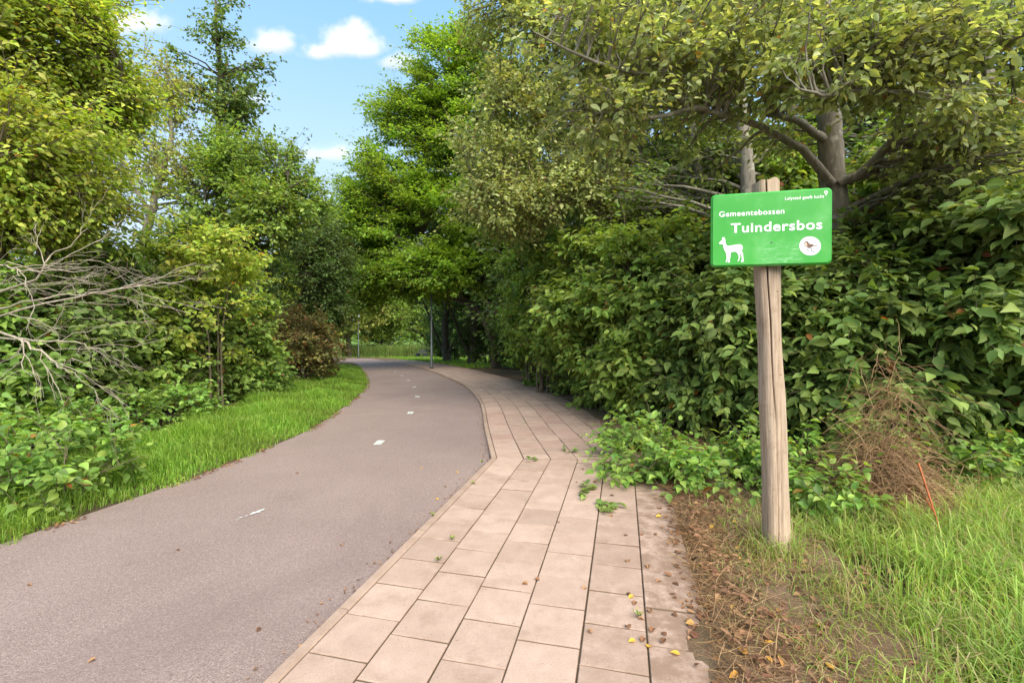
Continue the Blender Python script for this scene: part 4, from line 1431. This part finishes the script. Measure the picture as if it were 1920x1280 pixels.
# tree with the spreading grey limbs behind the sign
gx_, gy_ = 4.35, 6.3
plant('grey_limbed_tree', 'grey trunked tree behind the sign, crooked limbs spreading both ways', 'tree', (gx_, gy_ + .05), 202,
      [(np.array([G(gx_ + .05, gy_), W(1566, 500, gy_), W(1562, 330, gy_), W(1556, 220, gy_), W(1552, 100, gy_ + .1), W(1548, -60, gy_ + .2), W(1540, -300, gy_ + .3)]), np.array([.19, .175, .165, .145, .11, .08, .04])),
       (np.array([W(1560, 345, gy_ - .1), W(1500, 280, 6.1), W(1420, 235, 5.9), W(1340, 212, 5.7), W(1290, 205, 5.5), W(1220, 222, 5.3), W(1130, 210, 5.1)]), np.array([.062, .052, .042, .036, .03, .022, .010])),
       (np.array([W(1572, 345, gy_ - .1), W(1620, 320, 6.0), W(1672, 262, 5.7), W(1700, 190, 5.3), W(1735, 150, 5.0), W(1800, 110, 4.6), W(1930, 60, 4.2)]), np.array([.068, .060, .052, .046, .040, .034, .024])),
       (np.array([W(1550, 265, gy_), W(1500, 230, 6.0), W(1440, 215, 5.6)]), np.array([.06, .045, .03])),
       (np.array([W(1552, 110, gy_), W(1500, 90, 6.0), W(1445, 40, 5.8), W(1400, -20, 5.6)]), np.array([.08, .06, .05, .03])),
       (np.array([W(1700, 190, 5.3), W(1640, 165, 4.9), W(1560, 180, 4.5), W(1500, 168, 4.3)]), np.array([.04, .03, .02, .010])),
       (np.array([W(1290, 205, 5.5), W(1250, 145, 5.2), W(1180, 135, 5.0), W(1100, 110, 4.9), W(1000, 60, 4.8)]), np.array([.032, .028, .022, .016, .008]))],
      [lobe_px(1180, 90, 5.2, 180, 110, .9, 1.3), lobe_px(1400, 120, 5.4, 170, 90, .9, 1.2), lobe_px(1600, 110, 4.7, 170, 90, .7, 1.4), lobe_px(1800, 130, 4.5, 170, 110, .7, 1.4), lobe_px(1850, 290, 5.0, 120, 80, .7, .8), lobe_px(1640, 10, 5.0, 300, 70, 1.2, 1.0),
       lobe_px(1280, 10, 5.4, 220, 70, 1.0, .9), lobe_px(1100, 220, 5.3, 110, 60, .7, .5), lobe_px(1440, 250, 6.6, 120, 60, .4, .35), lobe_px(1760, 290, 6.0, 130, 70, .4, .5), lobe_px(1250, 260, 6.2, 140, 70, .7, .5)],
      'bough', 'bark_grey', LEAF_M, nclump=400, ntwig=8, nleaf=7, leaf=.078, aspect=.62, csize=.36, shell=.05, droop=.35, flat=.55, spread=.13, tilt=.75, out=.2, pick=290, zmin=2.4, rise=.1, cell=11.0)
# grey trunks of the wood behind
for j, (px, px2, Y, dia, lab) in enumerate((
        (1402, 1378, 8.2, .24, 'grey trunk rising right behind the split top of the sign post'), (1330, 1300, 10.5, .22, 'thin grey trunk behind the hedge between two thicker ones'),
        (1318, 1270, 9.4, .15, 'thin leaning trunk crossing behind the hedge'), (1205, 1190, 12.0, .22, 'slim grey trunk half hidden behind the twiggy grey green tree'),
        (1150, 1160, 13.5, .20, 'slim trunk deepest behind the twiggy grey green tree'), (1680, 1710, 8.8, .26, 'trunk wrapped in leaves beyond the crooked limb'), (1860, 1840, 8.0, .28, 'trunk hidden in leaf at the edge of the wood'),
        (1480, 1490, 12.5, .26, 'trunk standing far back between the grey trunks'))):
    a = W(px, 430, Y); b = W(px2, -60, Y + .3)
    g = np.array([a[0] + (a[0] - b[0]) * .4, Y, float(gz(Y)) - .1])
    top = np.array([b[0] + (b[0] - a[0]) * .5, Y + .5, b[2] + 3.0])
    plant('woodland_tree', lab, 'tree', (g[0], Y), 220 + j, [(np.array([g, a, (a + b) / 2, b, top]), np.array([dia * .62, dia * .55, dia * .45, dia * .36, dia * .15]))],
          [((b[0], Y + .8, b[2] + .3), (2.2, 1.8, 2.4), 1.5), ((a[0], Y + 1.1, a[2] + 1.0), (2.1, 1.0, 1.6), 1.2), ((a[0], Y + 1.0, 1.2), (1.9, .9, 1.6), .5)], 'deep' if j % 2 else 'dogwood', 'bark_grey',
          nclump=170, ntwig=10, nleaf=9, leaf=.12, csize=.55, shell=.3, flat=.3, spread=.18, tilt=.7, zmin=.5, keep=lambda C, Y=Y: C[:, 1] > Y - .3 - 2.0 * (C[:, 2] > 5.5))
for j, (x, Y, lab) in enumerate(((5.0, 16.5, 'dense tree filling the wood behind the hedge'), (11.0, 14.0, 'dense tree deep in the wood past the crooked limb'), (1.6, 18.0, 'dense tree in the wood behind the twiggy tree'), (14.5, 11.0, 'dense tree at the far flank of the wood'))):
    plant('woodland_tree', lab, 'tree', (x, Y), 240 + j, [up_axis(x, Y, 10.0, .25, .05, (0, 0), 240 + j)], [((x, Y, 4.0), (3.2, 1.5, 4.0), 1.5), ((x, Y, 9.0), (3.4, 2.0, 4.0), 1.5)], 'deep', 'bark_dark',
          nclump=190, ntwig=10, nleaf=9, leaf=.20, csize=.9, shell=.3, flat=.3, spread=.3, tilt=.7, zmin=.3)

for j, (px, py, Y, rxp, ryp, lab) in enumerate(((1150, 390, 14.2, 110, 80, 'hazel bush filling the gap under the twiggy grey green tree'), (1290, 370, 11.2, 110, 90, 'hazel bush leafing out just above the sign'),
                                                (1470, 330, 9.0, 110, 90, 'hazel bush between the grey trunks behind the sign'), (1720, 330, 7.2, 130, 100, 'hazel bush behind the crooked limb'), (1900, 300, 7.0, 120, 120, 'hazel bush high at the edge of the wood'))):
    b = W(px, py, Y)
    plant('hazel_bush', lab, 'shrub', (b[0], Y + .3), 280 + j, fan(b[0], Y + .3, 6, b[2], .03, rxp / FPX * Y * .8, 50 + j), [(b, (rxp / FPX * Y, .7, ryp / FPX * Y), 1.0), (b - UP * .9, (rxp / FPX * Y, .6, ryp / FPX * Y), .5)],
          'mid', 'bark_brown', LEAF_M, nclump=150, ntwig=8, nleaf=8, leaf=.105, aspect=.7, csize=.32, shell=.3, flat=.4, droop=.35, spread=.12, tilt=.55, out=.7, zmin=.5, pick=60, cell=15.0)

# the hedge of dogwood along the slabs
HEDGE = [  # x, y, rx, ry, top, leaf, light?, pick, label
    (.55, 13.6, 1.1, 1.0, 4.0, .105, 1, 100, 'dogwood shrub farthest along the hedge, next to the shaded trunks'),
    (.75, 11.4, 1.1, 1.0, 3.8, .10, 1, 150, 'dogwood shrub second from the far hedge end, overhanging the slabs'),
    (1.75, 9.3, 1.05, .95, 3.5, .10, 1, 200, 'dogwood shrub bulging over the slabs near the dark trunks'),
    (2.35, 7.6, 1.05, .9, 3.1, .10, 1, 240, 'dogwood shrub above the bramble where the slabs kink'),
    (3.15, 6.45, 1.05, .85, 2.75, .10, 0, 260, 'dogwood shrub directly behind the sign board'),
    (4.25, 5.7, 1.05, .8, 2.65, .108, 0, 290, 'dogwood shrub with broad dark leaves beside the sign board'),
    (5.35, 5.25, 1.0, .8, 2.95, .115, 0, 290, 'dogwood shrub with broad dark leaves above the tangle of dead stalks'),
    (6.5, 5.0, 1.0, .8, 2.9, .11, 0, 120, 'dogwood shrub past the broad leaved ones, brambles at its foot'),
]
for j, (x, y, rx_, ry_, top, lf, light, pk, lab) in enumerate(HEDGE):
    z0 = float(gz(y))
    hr = np.random.default_rng(700 + j)
    bulge = [((x + hr.uniform(-.8, .8), y - ry_ * hr.uniform(.6, .85), z0 + hr.uniform(.7, top * .85)), (hr.uniform(.3, .5), .42, hr.uniform(.25, .42)), .28) for _ in range(4)]
    plant('dogwood_shrub', lab, 'shrub', (x, y + .2), 260 + j, fan(x, y + .2, 9, top - .25, .022, rx_ * .8, 60 + j),
          [((x, y, z0 + top * .58), (rx_, ry_, top * .44), 1.5), ((x, y - .05, z0 + .75), (rx_ * 1.02, ry_ * .9, .75), .9), ((x, y + .2, z0 + top * .85), (rx_ * .8, ry_ * .8, top * .22), .4)] + bulge,
          'dogwood_l' if light else 'dogwood', 'bark_brown', LEAF_O if y < 7 else LEAF_M, group=None, nclump=370, ntwig=9, nleaf=9, leaf=lf, aspect=.60, csize=.27, shell=.62, flat=.3, droop=.5, spread=.10, tilt=.6, lsd=.42,
          up=1.0, out=.75, pick=pk, zmin=.12, twig_out=.12, keep=hedge_clear, cell=15.0)

# brambles and low plants before the hedge
LOW = [(1.55, 5.75, .55, .45, 'bramble at the kink of the slabs under the hedge'), (1.45, 4.75, .55, .36, 'bramble sprawling over the slab edge with trailing sprigs'), (2.05, 4.35, .55, .38, 'bramble clump beside the sign post on the slab side'),
       (2.55, 4.6, .55, .55, 'bramble behind the sign post'), (4.55, 4.25, .6, .55, 'bramble beyond the heap of dead stalks'), (5.4, 4.15, .6, .5, 'bramble at the wood edge where the grass ends'), (2.55, 3.75, .35, .35, 'young bramble close behind the foot of the post'),
       (3.45, 4.65, .5, .75, 'bramble climbing behind the dead stalks')]
for j, (x, y, w, h, lab) in enumerate(LOW):
    plant('bramble', lab, 'plant', (x, y), 300 + j, fan(x, y, 6, h * 1.0, .005, w * .9, 80 + j), [((x, y, h * .42), (w * 1.1, w * .9, h * .5), 1)], 'bramble', 'bark_brown', LEAF_O,
          nclump=34, ntwig=6, nleaf=5, leaf=.070, aspect=.74, csize=.22, shell=.2, flat=.4, spread=.075, tilt=.38, up=1.2, out=.5, pick=130, zmin=.05, cell=15.0)

# heap of dead stalks leaning on the hedge
def stalk_heap(label, x, y, w, h, n, seed, col='straw'):
    rng = np.random.default_rng(seed)
    t = root('dead_stalk_heap', (x, y, 0), label, 'dead stalks')
    q = rng.random(n)
    b0 = np.stack([x + rng.normal(size=n) * w * (1 - q * .6), y + rng.normal(size=n) * w * .45, h * q ** 1.6 * rng.random(n)], 1)
    d = norm(np.stack([rng.normal(size=n) * .7, rng.normal(size=n) * .5, rng.normal(size=n) * .45 + .35 - .3 * q], 1))
    ln = rng.uniform(.12, .55, n)
    k = 5
    tq = np.linspace(0, 1, k)[None, :, None]
    P = b0[:, None] + d[:, None] * ln[:, None, None] * tq - UP * (tq ** 2) * (ln * rng.uniform(.1, .7, n))[:, None, None] + np.cumsum(rng.normal(size=(n, k, 3)) * .012, 1)
    P[..., 2] = np.maximum(P[..., 2], -.02)
    v, f = tubes(P, np.linspace(1, .5, k)[None] * rng.uniform(.0012, .0036, n)[:, None], 3)
    b = MB(); b.add(v, f, np.repeat(np.stack([rng.random(n), rng.random(n), rng.random(n)], 1), k * 3, 0))
    o = link('stalks', b.mesh('stalks'), M[col], t); o['kind'] = 'stuff'


stalk_heap('tangled heap of dry brown stalks at the foot of the hedge', 3.15, 3.95, .29, .60, 3000, 1)
stalk_heap('tall wisp of dry stalks hanging down the hedge', 3.22, 4.0, .15, 1.45, 1700, 2)


# ------------------------------------------------------------------ grass, litter, small things
def blades(xy, h, lean, wd, rng, zoff=-.06, k_rnd=None):
    n = len(xy)
    z = gz(xy[:, 1]) + zoff
    az = rng.uniform(0, 2 * np.pi, n)
    d = np.stack([np.cos(az), np.sin(az), np.zeros(n)], 1)
    s = np.stack([-np.sin(az + rng.normal(size=n) * .6), np.cos(az), np.zeros(n)], 1)
    b = np.c_[xy, z]
    le = lean * rng.random(n) ** .7
    m = b + UP * (h * .62)[:, None] + d * (h * le * .28)[:, None]
    m2 = b + UP * (h * (.95 - .18 * le))[:, None] + d * (h * le * .68)[:, None]
    e = b + UP * (h * (1.06 - .45 * le))[:, None] + d * (h * le * 1.15)[:, None]
    w = wd[:, None]
    v = np.stack([b - s * w, b + s * w, m - s * w * .85, m + s * w * .85, m2 - s * w * .55, m2 + s * w * .55, e], 1)
    tf = np.array([[0, 1, 3], [0, 3, 2], [2, 3, 5], [2, 5, 4], [4, 5, 6]])
    f = (tf[None] + (np.arange(n) * 7)[:, None, None]).reshape(-1, 3)
    r = np.stack([rng.random(n), (np.sin(xy[:, 0] * 3.1) * np.sin(xy[:, 1] * 2.7 + 1) * .35 + .5 + .2 * rng.normal(size=n)).clip(0, 1), rng.random(n)], 1)
    if k_rnd is not None:
        r[:, 0] = k_rnd
    return v.reshape(-1, 3), f, np.repeat(r, 7, 0)


rg = np.random.default_rng(77)
# left verge
n = 95000
ys_ = LE[:, 1]
s0, s1 = np.interp(2.4, ys_[:120], sl[:120]), np.interp(24, ys_[:190], sl[:190])
s = s0 + (s1 - s0) * rg.random(n) ** 1.7
p = left_at(s)
p2 = left_at(s + .05)
tn = norm(p2 - p)
nl = np.stack([-tn[:, 1], tn[:, 0]], 1)
wd_ = 2.0
o_ = rg.random(n) ** .85 * wd_ + .03 + .06 * np.sin(s * 5) + .05 * np.sin(s * 13) + .03 * np.sin(s * 31)
xy = p + nl * o_[:, None]
h = (.06 + .14 * np.clip(o_ / .9, 0, 1)) * rg.uniform(.5, 1.35, n) * (1 + .35 * np.sin(xy[:, 0] * 4) * np.sin(xy[:, 1] * 3.1))
v, f, r = blades(xy, h, .95, rg.uniform(.0022, .0042, n) * (1 + .10 * np.clip(xy[:, 1] - 4, 0, 12)), rg)
tag(link('grass', make_mesh('grass', v, f, r), LM['grass']), 'bright green grass verge along the asphalt', 'grass', kind='stuff')


def right_edge_x(y):
    kk = off(np.arange(iK + 250).astype(float), np.full(iK + 250, PW))
    return np.interp(y, kk[:, 1], kk[:, 0])


# right foreground grass, patchy with dry blades
n = 80000
y_ = rg.uniform(1.0, 4.4, n); x_ = rg.uniform(.4, 5.6, n)
dd = x_ - right_edge_x(y_)
pat = np.sin(x_ * 3.3 + 1) * np.sin(y_ * 3.9) + .6 * np.sin(x_ * 7.1 + y_ * 5.3) + .4 * np.sin(x_ * 13 - y_ * 11)
prob = np.clip((dd - .02) / .45, 0, 1) * np.clip(.62 + .48 * pat, .14, 1)
prob *= np.where((np.hypot((x_ - 3.2) / .55, (y_ - 4.1) / .5) < 1), .15, 1)
prob *= np.clip((4.6 - y_ + .25 * (x_ - 3)) / 1.2, .08, 1)
prob = np.where(np.hypot(x_ - SX, y_ - SY) < .16, .9, prob)
kp = (rg.random(n) < prob) & ~((np.abs(x_ - SX) < .09) & (np.abs(y_ - SY) < .08))
xy = np.c_[x_, y_][kp]
dk = dd[kp]
h = (.07 + .17 * np.clip(dk / 1.6, 0, 1)) * rg.uniform(.45, 1.4, len(xy))
h = np.where(np.hypot(xy[:, 0] - SX, xy[:, 1] - SY + .05) < .22, np.maximum(h, rg.uniform(.12, .26, len(xy))), h)
kr = np.where(rg.random(len(xy)) < np.clip(.55 - dk * .4, .06, .55), rg.uniform(.86, 1, len(xy)), rg.random(len(xy)) * .95)
v, f, r = blades(xy, h, 1.15, rg.uniform(.0018, .0038, len(xy)), rg, -.03, kr)
tag(link('grass', make_mesh('grass', v, f, r), LM['grass_dry']), 'patchy grass with dry blades around the foot of the sign', 'grass', kind='stuff')

# dry grass lying along the slab edge
n = 8000
y_ = rg.uniform(1.1, 6.2, n)
x_ = right_edge_x(y_) + np.abs(rg.normal(size=n)) * .42 - .02
P0 = np.c_[x_, y_, np.full(n, .028)]
a = rg.uniform(0, 2 * np.pi, n)
ln = rg.uniform(.04, .20, n)
d = np.c_[np.cos(a), np.sin(a), np.abs(rg.normal(size=n)) * .25]
k = 4
tq = np.linspace(0, 1, k)[None, :, None]
P = P0[:, None] + d[:, None] * ln[:, None, None] * tq + np.cumsum(rg.normal(size=(n, k, 3)) * .006, 1)
P[..., 2] = np.maximum(P[..., 2], .012)
v, f = tubes(P, np.linspace(1, .5, k)[None] * rg.uniform(.0008, .002, n)[:, None], 3)
b = MB(); b.add(v, f, np.repeat(rg.random((n, 3)), k * 3, 0))
tag(link('dry_grass', b.mesh('dry_grass'), M['straw']), 'dead grass matted along the slab edge', 'dry grass', kind='stuff')

# the wood that closes the view, too far to tell its trees apart
n = 16000
y_ = rg.uniform(100, 116, n); x_ = rg.uniform(-95, 40, n)
top_ = 11 + 3 * np.sin(x_ * .31) + 2 * np.sin(x_ * .83 + 2)
z_ = gz(y_) + top_ * rg.random(n) ** .7
L = dict(b=np.c_[x_, y_, z_], a=rand_dir(n, rg), n=rand_dir(n, rg), l=rg.uniform(.7, 1.3, n), w=rg.uniform(.6, .9, n), r=rg.random((n, 3)))
v, f, r = leaf_geo(L, LEAF_D)
tag(link('distant_wood', make_mesh('distant_wood', v, f, r), LM['mid']), 'far green wood closing the view beyond the reeds', 'wood', kind='stuff')

# tall pale growth behind the bench
n = 22000
y_ = rg.uniform(52, 66, n); x_ = (rg.uniform(640, 830, n) - 960) / FPX * y_
v, f, r = blades(np.c_[x_, y_], rg.uniform(.5, 1.7, n), .8, rg.uniform(.015, .035, n), rg)
tag(link('reeds', make_mesh('reeds', v, f, r), LM['reed']), 'pale tall reeds behind the bench', 'reeds', kind='stuff')
n = 26000
q_ = rg.random(n); ta_ = np.interp(q_, [0, 1], [ta[0], ta[-1]])
pp = off(ta_, PW + .15 + rg.random(n) ** 1.5 * 14)
v, f, r = blades(pp, rg.uniform(.05, .22, n), .8, rg.uniform(.008, .02, n), rg)
tag(link('grass', make_mesh('grass', v, f, r), LM['grass']), 'rough grass beyond the bend around the bench', 'grass', kind='stuff')


# fallen leaves
def litter(xy, z, size, rng):
    n = len(xy)
    a = rng.uniform(0, 2 * np.pi, n)
    ax_ = norm(np.c_[np.cos(a), np.sin(a), rng.normal(size=n) * .18])
    nr = norm(np.c_[rng.normal(size=n) * .35, rng.normal(size=n) * .35, np.ones(n)])
    nr = norm(nr - ax_ * (nr * ax_).sum(1, keepdims=True))
    l = size * rng.uniform(.55, 1.4, n)
    return dict(b=np.c_[xy, z], a=ax_, n=nr, l=l, w=l * rng.uniform(.35, .75, n), r=rng.random((n, 3)))


n = 3600
y_ = rg.uniform(1.2, 7.5, n); x_ = right_edge_x(y_) + rg.gamma(1.6, .38, n) - .14
L = litter(np.c_[x_, y_], np.where(x_ - right_edge_x(y_) < .05, .006, .042) + rg.random(n) * np.where(x_ - right_edge_x(y_) < .05, .008, .02), .042, rg)
v, f, r = leaf_geo(L, LEAF_M)
tag(link('leaf_litter', make_mesh('leaf_litter', v, f, r), M['litter']), 'brown leaf litter on the soil beside the slabs', 'leaf litter', kind='stuff')
n = 2600
s = s0 + (s1 - s0) * rg.random(n) ** 1.3
p = left_at(s); tn = norm(left_at(s + .05) - p); nl = np.stack([-tn[:, 1], tn[:, 0]], 1)
clump = (np.sin(s * 2.3) + np.sin(s * 5.1 + 1) + .8 * np.sin(s * 11)) > -.2
p = (p + nl * (rg.normal(size=n) * .035 + .01)[:, None])[clump]
L = litter(p, gz(p[:, 1]) - .036 + rg.random(len(p)) * .008, .028, rg)
v, f, r = leaf_geo(L, LEAF_M)
tag(link('leaf_litter', make_mesh('leaf_litter', v, f, r), M['litter']), 'brown litter washed along the asphalt edge', 'leaf litter', kind='stuff')
n = 500
t_ = rg.uniform(20, iK + 150, n)
p = off(t_, -np.abs(rg.normal(size=n)) * .06 - .01)
L = litter(p, gz(p[:, 1]) - .036 + rg.random(n) * .006, .022, rg)
v, f, r = leaf_geo(L, LEAF_M)
tag(link('leaf_litter', make_mesh('leaf_litter', v, f, r), M['litter']), 'fine brown litter in the gutter below the kerb', 'leaf litter', kind='stuff')

# single leaves one can pick out on the slabs and the asphalt
FALL = {}
for q in range(5):
    vv = LEAF_O[0].copy(); vv[:, 2] = vv[:, 2] * (1.2 + .5 * q) + .02
    vv[4, 2] += .25 * (q % 3)
    me = make_mesh('fallen_leaf', vv, LEAF_O[1], np.tile([.1 + .2 * q, .5, .5], (9, 1)))
    me.materials.append(M['litter']); FALL[q] = me
yl = make_mesh('fallen_leaf', LEAF_O[0], LEAF_O[1], np.tile([.99, .8, .5], (9, 1))); yl.materials.append(M['litter'])


def fallen(px, py, size, lab, grp, me, z=.003):
    p = gpt(px, py)
    o = bpy.data.objects.new('fallen_leaf', me)
    COL.objects.link(o)
    o.location = (p[0], p[1], float(gz(p[1])) + z)
    o.rotation_euler = (rg.normal() * .1, rg.normal() * .1, rg.uniform(0, 6.3))
    o.scale = (size, size * .7, size * .7)
    tag(o, lab, 'leaf', grp)


for px, py in ((1182, 1116), (1192, 1128), (1240, 1090), (1262, 1092), (1268, 1124), (1284, 1126), (1110, 1188), (1196, 1160), (1208, 1196), (1226, 1178), (1250, 1192), (1200, 1004), (1172, 1002), (1148, 966), (1232, 1004), (1180, 1180),
               (1012, 1088), (990, 1096), (1100, 1102), (1048, 980), (1220, 1150), (1260, 1150), (1240, 1206), (1290, 1200), (1176, 1050), (1215, 1060), (1150, 930), (1120, 905), (1080, 905), (1096, 880)):
    fallen(px, py, rg.uniform(.028, .05), 'curled brown dead leaf lying on the pavement slabs', 'dead leaves on the slabs', FALL[int(rg.integers(5))], .004)
for px, py in ((1184, 1117), (1188, 1201), (1272, 1228), (1212, 1215)):
    fallen(px + 3, py, rg.uniform(.035, .045), 'yellow fallen leaf on the pavement slabs', 'yellow leaves on the slabs', yl, .006)
for px, py in ((793, 870), (857, 877), (818, 926), (838, 905), (782, 988), (700, 796), (488, 1162), (50, 1085), (640, 1010), (560, 880), (730, 1092), (180, 1220), (872, 782), (330, 1020)):
    fallen(px, py, rg.uniform(.025, .045), 'small pale dead leaf lying on the asphalt', 'dead leaves on the asphalt', FALL[int(rg.integers(5))] if rg.random() < .6 else yl, -.036)

# orange stick poked in the grass
a, b_ = gpt(1782, 1046), W(1722, 868, 3.35)
t = root('orange_stick', (a[0], a[1], -.03), 'thin orange stick leaning in the grass by the dead stalks', 'stick')
pts = smooth_path([(a[0], a[1], -.05), (a[0] * .6 + b_[0] * .4, a[1] * .6 + b_[1] * .4 + .01, b_[2] * .42), tuple(b_)], 12)
v, f = tubes([pts], [np.linspace(.0045, .007, 12)], 7)
b = MB(); b.add(v, f); link('shaft', b.mesh('shaft', True), M['rust'], t)
v, f = tubes([[pts[6], pts[6] + np.array([-.03, 0, .04]), pts[6] + np.array([-.05, .01, .09])]], [[.006, .005, .003]], 5)
b = MB(); b.add(v, f); link('side_shoot', b.mesh('side_shoot', True), M['rust'], t)


# sprigs fallen on the slabs and weeds in the kerb joint
def sprig(px, py, n, ln, label, seed, lm='dogwood', group=None, name='fallen_sprig', cat='sprig', upright=.1, size=.05):
    rng = np.random.default_rng(seed)
    p = gpt(px, py)
    z = float(gz(p[1])) + .002
    t = root(name, (p[0], p[1], z), label, cat, group)
    stems, Ls = [], []
    for j in range(n):
        a = rng.uniform(0, 2 * np.pi)
        e = np.array([math.cos(a), math.sin(a), upright * rng.uniform(.5, 1.5)])
        pp = np.array([p[0], p[1], z]) + np.outer(np.linspace(0, 1, 5), e * ln * rng.uniform(.6, 1)) + np.array([0, 0, .006])
        stems.append(pp)
        m = 6
        i = rng.integers(1, 5, m)
        ax_ = norm(e + rng.normal(size=(m, 3)) * np.array([.7, .7, .2]))
        nr = norm(UP + rng.normal(size=(m, 3)) * .3); nr = norm(nr - ax_ * (nr * ax_).sum(1, keepdims=True))
        l = size * rng.uniform(.6, 1.3, m)
        Ls.append(dict(b=pp[i] + UP * .006, a=ax_, n=nr, l=l, w=l * .65, r=rng.random((m, 3))))
    v, f = tubes(np.array(stems), np.full((n, 5), .0018), 4)
    b = MB(); b.add(v, f); link('stem', b.mesh('stem'), M['bark_brown'], t)
    L = cat_leaves(*Ls)
    leaf_objects(L, range(len(L['b'])), LM[lm], t, 'leaf')


sprig(1010, 861, 2, .14, 'green sprig lying alone on the slabs at the kink', 1)
sprig(1062, 850, 3, .18, 'wilted green sprig lying on the slabs near the bramble tips', 2)
sprig(1085, 925, 4, .22, 'leafy bramble tip lying over the slabs', 3, size=.07)
sprig(1120, 945, 4, .20, 'leafy sprig at the soil edge below the bramble', 4, size=.07)
for j, (px, py) in enumerate(((812, 969), (888, 908), (848, 1012), (822, 1051), (904, 868), (1196, 1158))):
    sprig(px, py, 5, .022, 'tiny weed tuft growing in a pavement joint', 20 + j, 'grass_dry', 'weeds in the pavement joints', 'weed', 'weed', .8, .014)
for o in bpy.data.objects:
    if '_o' in o:
        del o['_o']
